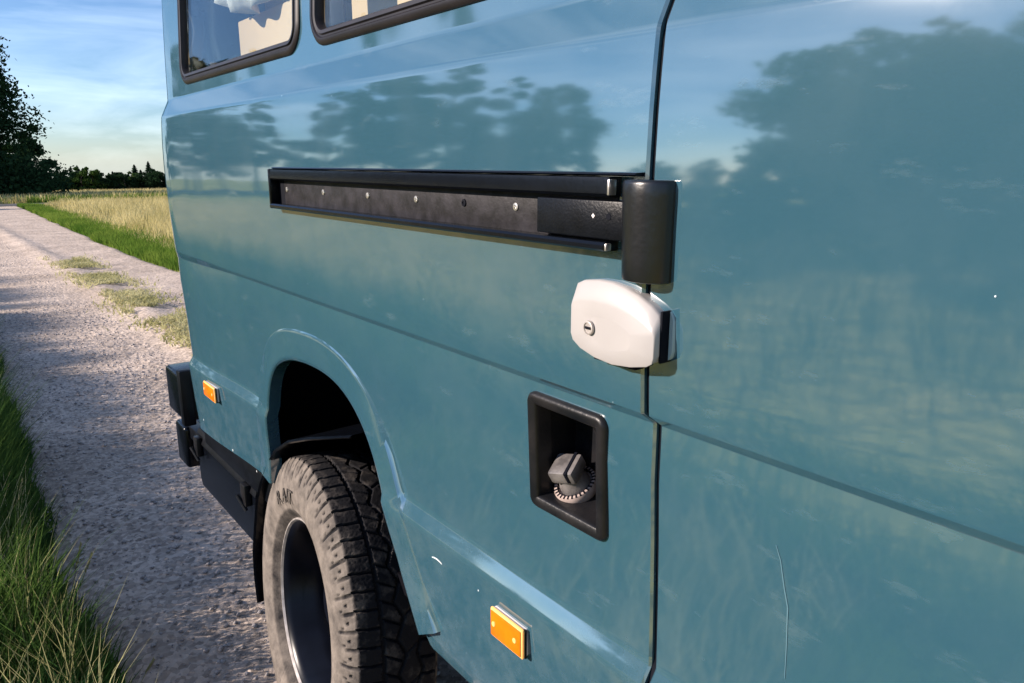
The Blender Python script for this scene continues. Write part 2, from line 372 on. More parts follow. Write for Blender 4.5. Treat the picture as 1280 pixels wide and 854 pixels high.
def field_material():
    m = bpy.data.materials.new('meadow_ground'); m.use_nodes = True
    N, L = m.node_tree.nodes, m.node_tree.links; b = N['Principled BSDF']; b.inputs['Roughness'].default_value = 1; b.inputs['Specular IOR Level'].default_value = 0.05
    tcn = N.new('ShaderNodeTexCoord')
    n = N.new('ShaderNodeTexNoise'); n.inputs['Scale'].default_value = 0.11; n.inputs['Detail'].default_value = 10; n.inputs['Roughness'].default_value = 0.7
    L.new(tcn.outputs['Object'], n.inputs['Vector'])
    rp = N.new('ShaderNodeValToRGB'); e = rp.color_ramp.elements
    e[0].position = 0.36; e[0].color = (0.11, 0.15, 0.03, 1); e[1].position = 0.66; e[1].color = (0.44, 0.37, 0.15, 1)
    x = e.new(0.5); x.color = (0.27, 0.27, 0.075, 1)
    L.new(n.outputs['Fac'], rp.inputs['Fac']); L.new(rp.outputs['Color'], b.inputs['Base Color'])
    n3 = N.new('ShaderNodeTexNoise'); n3.inputs['Scale'].default_value = 3; n3.inputs['Detail'].default_value = 8; L.new(tcn.outputs['Object'], n3.inputs['Vector'])
    bp = N.new('ShaderNodeBump'); bp.inputs['Distance'].default_value = 0.3; L.new(n3.outputs['Fac'], bp.inputs['Height']); L.new(bp.outputs['Normal'], b.inputs['Normal'])
    return m
M['field'] = field_material()

# ------------------------------------------------------------------ terrain
GZ = -0.105                                              # ground level under the van
def slope(y):
    y = np.asarray(y, dtype=float)
    t = np.clip(y - 3.0, 0, None)
    return GZ + np.where(t < 4, -0.025 * t * t / 8, -0.025 * (t - 2))
def road_left(y): return -0.40 + 0.10 * (vnoise(np.asarray(y) * 0.8, np.zeros_like(y) + 3.1, 5) - 0.5) + 0.08 * (vnoise(np.asarray(y) * 3.1, np.zeros_like(y), 6) - 0.5)
def road_right(y):
    y = np.asarray(y, dtype=float)
    return 2.55 + 0.10 * (vnoise(y * 0.6, np.zeros_like(y) + 9, 8) - 0.5) + np.clip(y - 17, 0, None) * 0.042
def ground_z(x, y):
    x = np.asarray(x, dtype=float); y = np.asarray(y, dtype=float)
    z = slope(y)
    dl = np.clip(-0.35 - x, 0, None)                      # verge falls gently away on the camera's side
    z = z - 0.05 * np.clip(dl / 1.2, 0, 1) - 0.010 * np.clip(dl - 2, 0, 30)
    z = z + 0.05 * (fbm(x * 0.35, y * 0.35, 3, 3) - 0.5) * np.clip(np.maximum(-0.8 - x, x - 3.2), 0, 1)
    return z

def axis(near0, near1, step, far, grow=1.28):
    a = list(np.arange(near0, near1 + 1e-6, step)); s = step; v = near1
    while v < far: s *= grow; v += s; a.append(v)
    s = step; v = near0; b = []
    while v > -far: s *= grow; v -= s; b.append(v)
    return np.array(b[::-1] + a)
gx = axis(-4, 5, 0.35, 900); gy = axis(-2, 30, 0.5, 1500)
XX, YY = np.meshgrid(gx, gy, indexing='ij')
ZZ = ground_z(XX, YY) - 0.03
ground = link('ground', np_mesh('ground', np.stack([XX.ravel(), YY.ravel(), ZZ.ravel()], 1), grid_faces(len(gx), len(gy)), 4), M['field'])
tag(ground, 'meadow ground with dry grass', None, None, 'structure'); smooth(ground.data, 60)

# gravel road, displaced: the low sun rakes over the stones
ry = np.concatenate([np.arange(-8, 1.5, 0.12), np.arange(1.5, 6.0, 0.0085), np.arange(6.0, 10.0, 0.018), np.arange(10.0, 20, 0.045), np.arange(20, 60.5, 0.25)])
rt = np.concatenate([np.linspace(0, 0.40, 150)[:-1], np.linspace(0.40, 1, 70)])
YR, TT = np.meshgrid(ry, rt, indexing='ij')
rl = road_left(YR); rr_ = road_right(YR); XR = rl + (rr_ - rl) * TT
hgt = 0.024 * (fbm(XR * 2.2, YR * 2.2, 11, 3) - 0.5) + 0.009 * (fbm(XR * 11, YR * 11, 12, 3) - 0.5) + 0.008 * np.clip(vnoise(XR * 38, YR * 38, 13) - 0.6, 0, 1) * 2 + 0.006 * (vnoise(XR * 70, YR * 70, 15) - 0.5)
hgt += 0.005 * (vnoise(XR * 120, YR * 120, 14) - 0.5)
edge = np.minimum(XR - rl, rr_ - XR)
hgt = hgt - 0.05 * np.clip(1 - edge / 0.18, 0, 1) ** 2
hgt += 0.05 * np.exp(-((XR - 1.15) / 0.22) ** 2)           # crown between the wheel tracks
wy = np.exp(-((YR - 1.644) / 0.18) ** 2) * np.exp(-((XR - 0.08) / 0.2) ** 2)   # pressed flat under the tyre
hgt = hgt * (1 - wy) - 0.004 * wy
ZR = slope(YR) + 0.004 + hgt
road = link('gravel_road', np_mesh('gravel_road', np.stack([XR.ravel(), YR.ravel(), ZR.ravel()], 1), grid_faces(len(ry), len(rt)), 4), M['gravel'])
tag(road, 'pale pinkish gravel track the van is parked on', None, None, 'structure'); smooth(road.data, 180)

ax_ = np.linspace(-160, 160, 90); av = np.linspace(60.5, 68, 8)
AX, AV = np.meshgrid(ax_, av, indexing='ij'); AZ = slope(AV) + 0.012
asph = link('asphalt_road', np_mesh('asphalt_road', np.stack([AX.ravel(), AV.ravel(), AZ.ravel()], 1), grid_faces(90, 8), 4), M['asphalt'])
tag(asph, 'narrow asphalt road crossing behind the gravel track', None, None, 'structure')

# ------------------------------------------------------------------ van: side profile  (x = 0 is the side, outward is -x)
PROF = [(0.500, 0.075), (0.506, 0.046), (0.515, 0.042), (0.55, 0.037), (0.66, 0.029), (0.765, 0.0222), (0.7780, 0.0220), (0.7800, 0.0226),
        (0.8000, 0.0352), (0.8020, 0.0360), (0.815, 0.0358), (0.90, 0.0325), (0.98, 0.0285), (1.06, 0.0235), (1.122, 0.0232), (1.1328, 0.0230), (1.1345, 0.0218), (1.1492, 0.0014),
        (1.1505, 0.0002), (1.154, -0.0003), (1.20, -0.0028), (1.28, -0.0062), (1.36, -0.0082), (1.42, -0.0086), (1.48, -0.0068), (1.52, -0.0045), (1.555, -0.0017), (1.562, -0.0008), (1.567, 0.0008),
        (1.608, 0.0205), (1.611, 0.0216), (1.617, 0.0222), (1.70, 0.0252), (1.80, 0.0296), (1.90, 0.035), (2.05, 0.047), (2.20, 0.075), (2.30, 0.115)]
def xs(z, y=0.0):
    x = lerp_tab(PROF, z)
    if y > 1.95 and z < 1.1495:                          # towards the rear corner the lower panel comes flush with the upper one
        t = min(1.0, (y - 1.95) / 0.5); t = t * t * (3 - 2 * t)
        x -= 0.019 * t * min(1.0, (1.1495 - z) / 0.012)
    return x
YR1, YR2 = 2.505, 2.585                                  # rear corner radius starts / ends
YGAP = 0.534; GAP = 0.0035
YD2 = -0.62                                              # front edge of the sliding door
XM = 2.10                                                # far side of the van (mirror)
van = empty('van', (1.05, 0.6, 0))
tag(van, 'teal blue panel van parked on the gravel track, seen along its side', 'van')

def side_slab(name, ys, matl, parent, mirror=False, curl0=False, curl1=False, th=0.022, corner=True, zmin=0.0):
    prof = [p for p in PROF if p[0] >= zmin]
    V = []; ny = len(ys); nz = len(prof)
    for layer in (0, 1):
        for j, y in enumerate(ys):
            c = 0.0
            if corner and y > YR1: r = YR2 - YR1; c = r - math.sqrt(max(0, r * r - (y - YR1) ** 2))
            if curl0 and j == 0: c += 0.003
            if curl1 and j == ny - 1: c += 0.003
            for z, x in prof:
                xx = (x if mirror else xs(z, y)) + c + th * layer
                V.append(((2 * XM / 2 - xx) if mirror else xx, y, z))
    def I(l, j, k): return (l * ny + j) * nz + k
    F = []
    for j in range(ny - 1):
        for k in range(nz - 1):
            F.append((I(0, j, k), I(0, j, k + 1), I(0, j + 1, k + 1), I(0, j + 1, k)))
            F.append((I(1, j, k), I(1, j + 1, k), I(1, j + 1, k + 1), I(1, j, k + 1)))
        F.append((I(0, j, 0), I(0, j + 1, 0), I(1, j + 1, 0), I(1, j, 0)))
        F.append((I(0, j, nz - 1), I(1, j, nz - 1), I(1, j + 1, nz - 1), I(0, j + 1, nz - 1)))
    for k in range(nz - 1):
        F.append((I(0, 0, k), I(1, 0, k), I(1, 0, k + 1), I(0, 0, k + 1)))
        F.append((I(0, ny - 1, k), I(0, ny - 1, k + 1), I(1, ny - 1, k + 1), I(1, ny - 1, k)))
    if mirror: F = [f[::-1] for f in F]
    return mk(name, V, F, matl, parent, 30)

ARCH = [(1.885, 0.30), (1.885, 0.62), (1.868, 0.73), (1.850, 0.823), (1.822, 0.885), (1.785, 0.926), (1.73, 0.955), (1.66, 0.973), (1.58, 0.981), (1.50, 0.982), (1.44, 0.976),
        (1.385, 0.962), (1.335, 0.936), (1.295, 0.902), (1.262, 0.858), (1.235, 0.80), (1.21, 0.735), (1.165, 0.64), (1.085, 0.505), (1.0, 0.30)]
WINS = [(1.490, 2.338), (0.655, 1.428)]
WZ0, WZ1, WR = 1.644, 2.12, 0.055
FY0, FY1, FZ0, FZ1 = 0.615, 0.766, 0.945, 1.118

ys_rear = [YGAP + GAP, YGAP + GAP + 0.003] + list(np.arange(0.58, 2.48, 0.06)) + [YR1 + (YR2 - YR1) * math.sin(R(a)) for a in (0, 12, 24, 36, 48, 60, 72, 82, 90)]
rear_panel = side_slab('side_panel', ys_rear, M['paint'], van, curl0=True)
cutters = [prism([(1.80, 0.30), (2.70, 0.30), (2.70, 0.545), (1.80, 0.575)], -0.3, 0.4), prism(ARCH, -0.3, 0.4)] + [prism(rrect(a + 0.008, b - 0.008, WZ0 + 0.008, WZ1 - 0.008, WR - 0.008), -0.3, 0.4) for a, b in WINS] + [prism(rrect(FY0 + 0.012, FY1 - 0.012, FZ0 + 0.012, FZ1 - 0.012, 0.008, 4), -0.3, 0.4)]
cut(rear_panel, cutters)
ys_door = [YD2, YD2 + 0.003] + list(np.arange(-0.58, 0.50, 0.06)) + [YGAP - GAP - 0.003, YGAP - GAP]
door = side_slab('sliding_door', ys_door, M['paint'], van, curl0=True, curl1=True)
cut(door, [prism(rrect(-0.50 + 0.008, 0.40 - 0.008, 1.652, 2.112, 0.047), -0.3, 0.4)])
box('door_seal', (0.058, YGAP - 0.03, 0.50), (0.068, YGAP + 0.03, 1.60), M['gapblack'], van, 0)
box('door_seal', (0.152, YGAP - 0.03, 1.60), (0.162, YGAP + 0.03, 2.30), M['gapblack'], van, 0)
V = []
for z in np.arange(0.51, 2.29, 0.02):
    V += [(xs(z) + 0.007, YGAP - GAP + 0.0002, z), (xs(z) + 0.007, YGAP + GAP - 0.0002, z)]
mk('gap_shade_strip', V, [(2 * i, 2 * i + 1, 2 * i + 3, 2 * i + 2) for i in range(len(V) // 2 - 1)], M['gapblack'], van)  # black strip laid in the door gap to give it its shade
cabside = side_slab('cab_side', [-2.05, -2.02] + list(np.arange(-1.96, -0.66, 0.1)) + [YD2 - 2 * GAP], M['paint'], van)
AF = [(y - 3.38, z) for y, z in ARCH]
cut(cabside, [prism(AF, -0.3, 0.4), prism(rrect(-1.85, -0.80, 1.60, 2.12, 0.05), -0.3, 0.4)])
far_side = side_slab('far_side_panel', [-2.05] + list(np.arange(-1.9, 2.48, 0.2)) + [YR1 + (YR2 - YR1) * math.sin(R(a)) for a in (0, 30, 60, 90)], M['paint'], van, mirror=True)
cut(far_side, [prism(ARCH, 1.7, 2.4), prism(AF, 1.7, 2.4)])

# roof, floor, ends
rp_ = [(0.115, 2.30), (0.135, 2.37), (0.18, 2.44), (0.26, 2.50), (0.40, 2.545), (0.70, 2.58), (1.05, 2.59)]
rp_ = rp_ + [(XM - x, z) for x, z in rp_[-2::-1]]
V = []; yr = [-2.05, -1.0, 0.0, 1.0, 2.0, 2.50, 2.555, 2.585]
for y in yr:
    k = 1 if y < 2.51 else (0.985 if y < 2.57 else 0.96)
    for x, z in rp_: V.append((1.05 + (x - 1.05) * (1 if k == 1 else k + 0.01), y, 2.30 + (z - 2.30) * (1 if k == 1 else (k - 0.90) * 8 if k > 0.97 else 0.35)))
mk('roof', V, grid_faces(len(yr), len(rp_)).tolist(), M['paint'], van)
bm = bmesh.new(); box_bm(bm, (0.10, 2.555, 0.52), (XM - 0.10, 2.580, 2.36), 0.01); rear_wall = from_bm('rear_panel', bm, M['paint'], van)
for a, b in ((0.16, 1.03), (1.07, 1.94)):
    box('rear_door', (a, 2.582, 0.60), (b, 2.600, 2.28), M['paint'], van, 0.008)
    w = box('rear_window', (a + 0.12, 2.601, 1.62), (b - 0.12, 2.606, 2.15), M['glass'], van, 0.002)
for xx in (0.02, 1.87):
    box('tail_lamp', (xx + 0.08, 2.583, 0.86), (xx + 0.13, 2.600, 1.14), M['redlens'], van, 0.006)
box('floor_pan', (0.10, -2.0, 0.50), (XM - 0.10, 2.55, 0.54), M['well'], van, 0)
box('bulkhead', (0.12, -0.72, 0.55), (XM - 0.12, -0.70, 2.30), M['inner'], van, 0)
bm = bmesh.new(); box_bm(bm, (0.35, -2.2, 0.34), (1.75, 2.5, 0.49), 0.01); from_bm('chassis_frame', bm, M['well'], van)
# cab front (out of the picture, behind the camera)
bm = bmesh.new()
nose = [(-2.05, 0.52), (-2.05, 2.45), (-2.18, 2.40), (-2.62, 1.58), (-3.02, 1.36), (-3.10, 1.20), (-3.10, 0.52)]
a = [bm.verts.new((0.06 + (0.09 if z > 2 else 0.02), y, z)) for y, z in nose]; b = [bm.verts.new((XM - 0.06 - (0.09 if z > 2 else 0.02), y, z)) for y, z in nose]
bm.faces.new(a); bm.faces.new(b[::-1])
for i in range(len(nose)): bm.faces.new((a[i], b[i], b[(i + 1) % len(nose)], a[(i + 1) % len(nose)]))
from_bm('cab_front', bm, M['paint'], van)
mk('windscreen', [(0.22, -2.235, 2.32), (XM - 0.22, -2.235, 2.32), (XM - 0.16, -2.60, 1.64), (0.16, -2.60, 1.64)], [(0, 1, 2, 3)], M['rimblack'], van)
for x in (0.28, 1.60): lathe('headlight', [(0, 0.001), (0.01, 0.07), (-0.02, 0.09), (-0.04, 0.09)], (x + 0.11, -3.10, 0.90), (0, -1, 0), M['steel'], van, 24)
box('front_bumper', (0.02, -3.24, 0.46), (XM - 0.02, -3.08, 0.70), M['blackplastic'], van, 0.02)

# wheel arch flare pressed out of the sheet
def sweep_edge(name, path, sec, matl, parent, closed=False, xoff=0.0, cap=lambda d: 1.0):
    """path in (y,z); sec: (d away from the opening, h outward)"""
    n = len(path); V = []
    for i, (y, z) in enumerate(path):
        p = path[(i - 1) % n] if (closed or i > 0) else path[i]; q = path[(i + 1) % n] if (closed or i < n - 1) else path[i]
        ty, tz = q[0] - p[0], q[1] - p[1]; l = math.hypot(ty, tz); ny_, nz_ = tz / l, -ty / l
        for d, h in sec:
            yy, zz = y + ny_ * d, z + nz_ * d
            V.append((min(xs(zz, yy), cap(d)) - h + xoff, yy, zz))
    return mk(name, V, grid_faces(n, len(sec), closed, False).tolist(), matl, parent, 40)
def resample(path, step):
    out = []
    for (a, b), (c, d) in zip(path[:-1], path[1:]):
        k = max(1, int(math.hypot(c - a, d - b) / step))
        for i in range(k): out.append((a + (c - a) * i / k, b + (d - b) * i / k))
    out.append(path[-1])
    P = np.array(out)
    for _ in range(6): P[1:-1] = 0.25 * P[:-2] + 0.5 * P[1:-1] + 0.25 * P[2:]
    return [tuple(p) for p in P]
ARCHV = [p for p in ARCH if p[1] > 0.49]; ARCHV[0] = (1.882, 0.574); ARCHV[-1] = (1.104, 0.537)
arch_path = resample(ARCHV, 0.012)                      # from rear foot over the top to the front foot
# opening lies on one side: outward = left of travel -> compute sign so that d>0 leaves the opening
flare = [(0.078, -0.0015), (0.074, 0.0010), (0.070, 0.0030), (0.065, 0.0036), (0.030, 0.0040), (0.010, 0.0052), (0.003, 0.0052), (0.0, 0.0030), (-0.002, 0.001), (-0.002, -0.03)]
sweep_edge('wheel_arch_flare', arch_path, flare, M['paint'], van, cap=lambda d: 1.0 if d > 0.0655 else 0.0285)
# wheel well
bm = bmesh.new()
WP = [(2.075, 0.20), (2.075, 0.56), (1.96, 0.82), (1.89, 0.95), (1.76, 1.04), (1.45, 1.06), (1.28, 1.0), (1.17, 0.86), (1.10, 0.66), (1.06, 0.51)]
a = [bm.verts.new((0.045, y, z)) for y, z in WP]; b = [bm.verts.new((0.55, y, z)) for y, z in WP]
for i in range(len(WP) - 1): bm.faces.new((a[i], b[i], b[i + 1], a[i + 1]))
bm.faces.new(b)
from_bm('wheel_well', bm, M['well'], van)
# mudguard behind the tyre
path = [(116.2, 0.6332), (106.3, 0.549), (94.4, 0.4905), (77.7, 0.4501), (64.2, 0.4318), (54.0, 0.4175), (45.8, 0.4092), (37.1, 0.4097), (24.9, 0.4141), (11.5, 0.4184), (-3.3, 0.4502), (-14.5, 0.472), (-24, 0.492)]
V = []; CY, CZ = 1.644, 0.297
for k, (an, r) in enumerate(path):
    for x, dr in ((0.030, -0.004), (0.024, 0.0), (0.030, 0.005), (0.28, 0.005), (0.28, -0.004), (0.030, -0.004)):
        st = 0.0
        V.append((x, CY + (r + dr + st) * math.cos(R(an)), CZ + (r + dr + st) * math.sin(R(an))))
mk('mudguard', V, grid_faces(len(path), 6, False, False).tolist(), M['blackgloss'], van, 30)

# windows
def window(a, b, z0, z1, r, par):
    out = rrect(a, b, z0, z1, r, 8)
    sec = [(-0.004, -0.001), (-0.003, 0.003), (0.002, 0.0065), (0.009, 0.0065), (0.0115, 0.0035), (0.0145, 0.0035), (0.017, 0.007), (0.023, 0.006), (0.026, 0.001), (0.027, -0.012)]
    w = sweep_edge('window_seal', out, [(-d, h) for d, h in sec], M['rubberseal'], par, True)
    inn = rrect(a + 0.024, b - 0.024, z0 + 0.024, z1 - 0.024, max(0.01, r - 0.022), 8)
    V = [(xs(z) + 0.004, y, z) for y, z in inn] + [(xs(z) + 0.008, y, z) for y, z in inn]
    n = len(inn)
    pane_f = [tuple(range(n)), tuple(range(2 * n - 1, n - 1, -1))] + [(i, n + i, n + (i + 1) % n, (i + 1) % n) for i in range(n)]
    mk('pane', V, pane_f, M['glass'], w, 0)
    return w
for a, b in WINS: window(a, b, WZ0, WZ1, WR, van)
window(-0.50, 0.40, 1.644, 2.12, WR, van)
window(-1.858, -0.792, 1.592, 2.128, 0.055, van)

# sliding-door rail
box('rail_end_dark_insert', (-0.0098, 1.536, 1.3435), (0.006, 1.5695, 1.3925), M['gapblack'], van, 0)  # solid black insert stands for the darkness in the open rail end
rail = box('door_rail', (-0.010, 0.577, 1.338), (0.004, 1.540, 1.400), M['railplate'], van, 0.001)
bm = bmesh.new()
rl_sec = [(0.004, 1.3925), (-0.025, 1.3925), (-0.029, 1.396), (-0.029, 1.4085), (-0.028, 1.4135), (0.004, 1.4145)]
def extr(bm, sec, y0, y1):
    a = [bm.verts.new((x, y0, z)) for x, z in sec]; b = [bm.verts.new((x, y1, z)) for x, z in sec]
    n = len(sec); bm.faces.new(a); bm.faces.new(b[::-1])
    for i in range(n): bm.faces.new((a[i], b[i], b[(i + 1) % n], a[(i + 1) % n]))
extr(bm, rl_sec, 0.574, 1.572); o = from_bm('rail_top_lip', bm, M['blackgloss'], rail, 30)
bm = bmesh.new(); extr(bm, [(0.004, 1.4147), (-0.020, 1.4147), (-0.024, 1.4165), (-0.022, 1.4185), (0.004, 1.4195)], 0.541, 1.570); from_bm('rail_cover_strip', bm, M['blackgloss'], rail, 30)
bm = bmesh.new(); extr(bm, [(0.004, 1.3335), (-0.028, 1.3335), (-0.032, 1.336), (-0.032, 1.3405), (-0.029, 1.3435), (0.004, 1.3435)], 0.577, 1.572); from_bm('rail_bottom_lip', bm, M['blackgloss'], rail, 30)
box('rail_end_cap', (-0.030, 1.5695, 1.3332), (0.004, 1.578, 1.415), M['blackgloss'], rail, 0.002)
box('rail_end_cut', (-0.0315, 0.5705, 1.3945), (-0.020, 0.5738, 1.4115), M['steel'], rail, 0.001)
box('rail_end_cut', (-0.0305, 0.5735, 1.3345), (-0.022, 0.5768, 1.3425), M['steel'], rail, 0.001)
for y, dark in ((1.525, 0), (1.345, 0), (1.165, 0), (1.005, 0), (0.875, 1), (0.757, 0)):
    lathe('screw', [(0.0, 0.0055), (0.0016, 0.005), (0.0020, 0.0022), (0.0008, 0.0018), (0.0008, 0.0001)], (-0.010, y, 1.3735), (-1, 0, 0), M['gapblack'] if dark else M['steel'], rail, 16)
arm = box('roller_arm', (-0.026, 0.545, 1.3465), (-0.008, 0.697, 1.3885), M['blackplastic'], van, 0.002)
lathe('bolt_hole', [(0.0, 0.004), (0.0006, 0.0036), (0.0006, 0.0001)], (-0.026, 0.575, 1.3715), (-1, 0, 0), M['gapblack'], arm, 14)
bm = bmesh.new(); r_ = bmesh.ops.create_circle(bm, cap_ends=True, segments=4, radius=0.0028)
for v in bm.verts: v.co = Vector((-0.0268, 0.5985 + v.co.x, 1.3715 + v.co.y))
from_bm('paint_mark', bm, M['palegrey'], arm, 0)
# hinge cover (rounded upright casing at the end of the rail)
def hinge_cover():
    sec = [(0.004, 0.5625)]
    for i in range(17):
        t = math.pi * i / 16
        sec.append((-0.006 - 0.030 * math.sin(t) ** 0.8, 0.5305 + 0.0320 * math.cos(t)))
    sec.append((0.004, 0.4985))
    n = len(sec); V = []; F = []
    zs = [(1.3055, 0.86), (1.3065, 0.925), (1.3095, 0.945), (1.33, 0.96), (1.36, 0.98), (1.395, 1.0), (1.4075, 1.0), (1.4105, 0.975), (1.4115, 0.93)]
    for z, k in zs:
        for x, y in sec: V.append((x if x > 0 else x * k, 0.5305 + (y - 0.5305) * k, z))
    for a in range(len(zs) - 1):
        for i in range(n - 1): F.append((a * n + i, a * n + i + 1, (a + 1) * n + i + 1, (a + 1) * n + i))
    F.append(tuple(range(n - 1, -1, -1))); F.append(tuple((len(zs) - 1) * n + i for i in range(n)))
    return mk('hinge_cover', V, F, M['hinge'], van, 50)
hinge_cover()

# white door lock
def lock():
    out = [(0.6390, 1.2820), (0.6360, 1.2900), (0.624, 1.2952), (0.600, 1.2985), (0.577, 1.2985), (0.556, 1.2955), (0.536, 1.2900), (0.516, 1.2810), (0.5045, 1.2730), (0.5005, 1.2660), (0.5000, 1.2300), (0.5025, 1.2235), (0.510, 1.2190),
           (0.535, 1.2130), (0.565, 1.2095), (0.595, 1.2115), (0.621, 1.2175), (0.6350, 1.2250), (0.6390, 1.2330)]
    cy, cz = 0.569, 1.2525
    rings = []
    for h, k, kz, tz in ((0.0, 0.985, 0.99, 0), (0.012, 1.0, 1.0, 0), (0.0150, 1.0, 0.995, 0.0), (0.0165, 0.995, 0.975, -0.0008), (0.0228, 0.992, 0.80, -0.0078), (0.0243, 0.988, 0.74, -0.0100), (0.0249, 0.975, 0.70, -0.0112), (0.0252, 0.5, 0.35, -0.0112)):
        rings.append([(-h - 0.004 * (cy - y) / 0.07 * min(1, h / 0.02), cy + (y - cy) * k, cz + (z - cz) * (kz if z > cz else min(1, kz + 0.27)) + (tz if z > cz else tz * 0.25)) for y, z in out])
    V = [p for r in rings for p in r]; n = len(out); F = []
    for a in range(len(rings) - 1):
        for i in range(n): F.append((a * n + i, (a + 1) * n + i, (a + 1) * n + (i + 1) % n, a * n + (i + 1) % n))
    F.append(tuple((len(rings) - 1) * n + i for i in range(n)))
    lk = mk('door_lock', V, F, M['white'], van, 48)
    lathe('key_cylinder', [(0.0, 0.0085), (0.0024, 0.008), (0.0028, 0.0065), (0.0018, 0.006), (0.0018, 0.0001)], (-0.0228, 0.604, 1.2425), (-1, 0.06, 0), M['dirtysteel'], lk, 20)
    box('key_slot', (-0.0262, 0.5995, 1.2410), (-0.0248, 0.6085, 1.2442), M['gapblack'], lk, 0.0005)
    box('lock_gap', (-0.020, 0.4982, 1.221), (-0.0, 0.5015, 1.2775), M['gapblack'], lk, 0.001)
    kp = [(0.4978, 1.2765), (0.4935, 1.2720), (0.4915, 1.266), (0.4915, 1.234), (0.4935, 1.227), (0.4978, 1.2235)]
    bm = bmesh.new()
    a = [bm.verts.new((0.0, y, z)) for y, z in kp]; b = [bm.verts.new((-0.0085, y + (0.0015 if y < 0.495 else 0), z)) for y, z in kp]
    bm.faces.new(a[::-1]); bm.faces.new(b)
    for i in range(6): bm.faces.new((a[i], a[(i + 1) % 6], b[(i + 1) % 6], b[i]))
    from_bm('lock_keeper', bm, M['palelock'], lk, 30)
    bm = bmesh.new(); extr(bm, [(-0.004, 1.2115), (-0.018, 1.2095), (-0.018, 1.2055), (-0.004, 1.2055)], 0.535, 0.600); from_bm('lock_base', bm, M['gapblack'], lk, 0)
lock()

# fuel filler recess
def filler():
    out = rrect(FY0, FY1, FZ0, FZ1, 0.014, 5)
    sec = [(-0.002, -0.001), (-0.0015, 0.004), (0.002, 0.0075), (0.006, 0.008), (0.014, 0.0065), (0.0165, 0.004), (0.0175, -0.002), (0.020, -0.02)]
    fr = sweep_edge('filler_recess', out, [(-d, h) for d, h in sec], M['dustyblack'], van, True)
    inn = rrect(FY0 + 0.018, FY1 - 0.018, FZ0 + 0.018, FZ1 - 0.018, 0.006, 3); n = len(inn)
    V = [(xs(z) + 0.012, y, z) for y, z in inn] + [(0.095, y, z + (0.012 if z < 1.0 else 0)) for y, z in inn]
    F = [(i, (i + 1) % n, n + (i + 1) % n, n + i) for i in range(n)] + [tuple(range(n, 2 * n))]
    mk('recess_cup', V, F, M['dustyblack'], fr, 30)
    ax = Vector((-0.50, 0.05, 0.86)).normalized(); o = Vector((0.070, 0.716, 0.976))
    q = ax.to_track_quat('Z', 'Y')
    lathe('filler_collar', [(-0.012, 0.026), (-0.004, 0.0325), (0.006, 0.0335), (0.010, 0.0315), (0.010, 0.0275), (0.004, 0.0265), (0.004, 0.021)], o, ax, M['pinkring_lit_patch'], fr, 36)
    for i in range(30):
        an = 2 * math.pi * i / 30
        p = o + q @ Vector((0.0290 * math.cos(an), 0.0290 * math.sin(an), 0.0080)); bm = bmesh.new()
        box_bm(bm, (-0.0030, -0.0012, -0.003), (0.0030, 0.0012, 0.0026), 0)
        for v in bm.verts: v.co = p + q @ (Matrix.Rotation(an, 3, 'Z') @ v.co)
        from_bm('collar_rib', bm, M['gapblack'], fr, 0)
    lathe('filler_neck', [(0.0, 0.0235), (0.012, 0.0225), (0.022, 0.0185), (0.034, 0.018)], o, ax, M['capgrey'], fr, 28)
    rot = Matrix.Rotation(R(24), 3, 'Z')
    bm = bmesh.new(); box_bm(bm, (-0.0205, -0.0205, 0.026), (0.0205, 0.0205, 0.048), 0.0040)
    for v in bm.verts: v.co = o + q @ (rot @ v.co)
    cp = from_bm('filler_cap', bm, M['capgrey'], fr)
    bm = bmesh.new(); box_bm(bm, (0.008, -0.0215, 0.030), (0.0135, 0.0215, 0.0492), 0.001)
    for v in bm.verts: v.co = o + q @ (rot @ v.co)
    from_bm('cap_strap', bm, M['gapblack'], cp)
    # pale facets standing in for the sunlit patch at the upper front corner
    V = [(0.020, FY0 + 0.024, 1.105), (0.024, FY0 + 0.060, 1.106), (0.060, FY0 + 0.030, 1.095), (0.075, FY0 + 0.022, 1.040), (0.05, FY0 + 0.020, 1.03)]
    mk('recess_lit_patch', V, [(0, 1, 2), (0, 2, 3, 4)], M['pinkring_lit_patch'], fr, 0)
filler()

# amber side markers
def marker(y0, y1, z0, z1):
    xm = xs((z0 + z1) / 2, (y0 + y1) / 2)
    m = box('side_marker', (xm - 0.006, y0 + 0.002, z0 + 0.002), (xm + 0.002, y1 - 0.002, z1 - 0.002), M['palegrey'], van, 0.002)
    box('marker_rim', (xm - 0.0125, y0, z0), (xm - 0.0065, y1, z1), M['amberrim'], m, 0.004)
    box('lens', (xm - 0.0140, y0 + 0.004, z0 + 0.004), (xm - 0.0115, y1 - 0.004, z1 - 0.004), M['amber'], m, 0.001)
    box('marker_end_shade', (xm - 0.0075, y0 - 0.0015, z0 + 0.001), (xm - 0.0045, y0 + 0.004, z1 - 0.001), M['gapblack'], m, 0.0005)  # black strip painted in for the shaded forward end of the marker
    for yy in (y0 + 0.018, y1 - 0.012):
        lathe('lens_screw', [(0.0, 0.0045), (0.001, 0.004), (0.001, 0.0001)], (xm - 0.0140, yy, (z0 + z1) / 2), (-1, 0, 0), M['amberrim'], m, 12)
marker(0.770, 0.854, 0.682, 0.734)
marker(2.235, 2.345, 0.716, 0.764)

# bumper, lower gear
bump = box('rear_bumper', (-0.006, 2.615, 0.545), (XM + 0.006, 2.825, 0.712), M['blackgloss'], van, 0.014, 3)
box('bumper_cap', (-0.012, 2.600, 0.535), (0.030, 2.640, 0.735), M['blackplastic'], van, 0.006)
low = box('reflector_housing', (0.03, 2.80, 0.30), (0.12, 2.93, 0.465), M['blackgloss'], van, 0.015, 3)
box('support_bar', (0.05, 2.64, 0.42), (0.09, 2.86, 0.47), M['blackplastic'], low, 0.004)
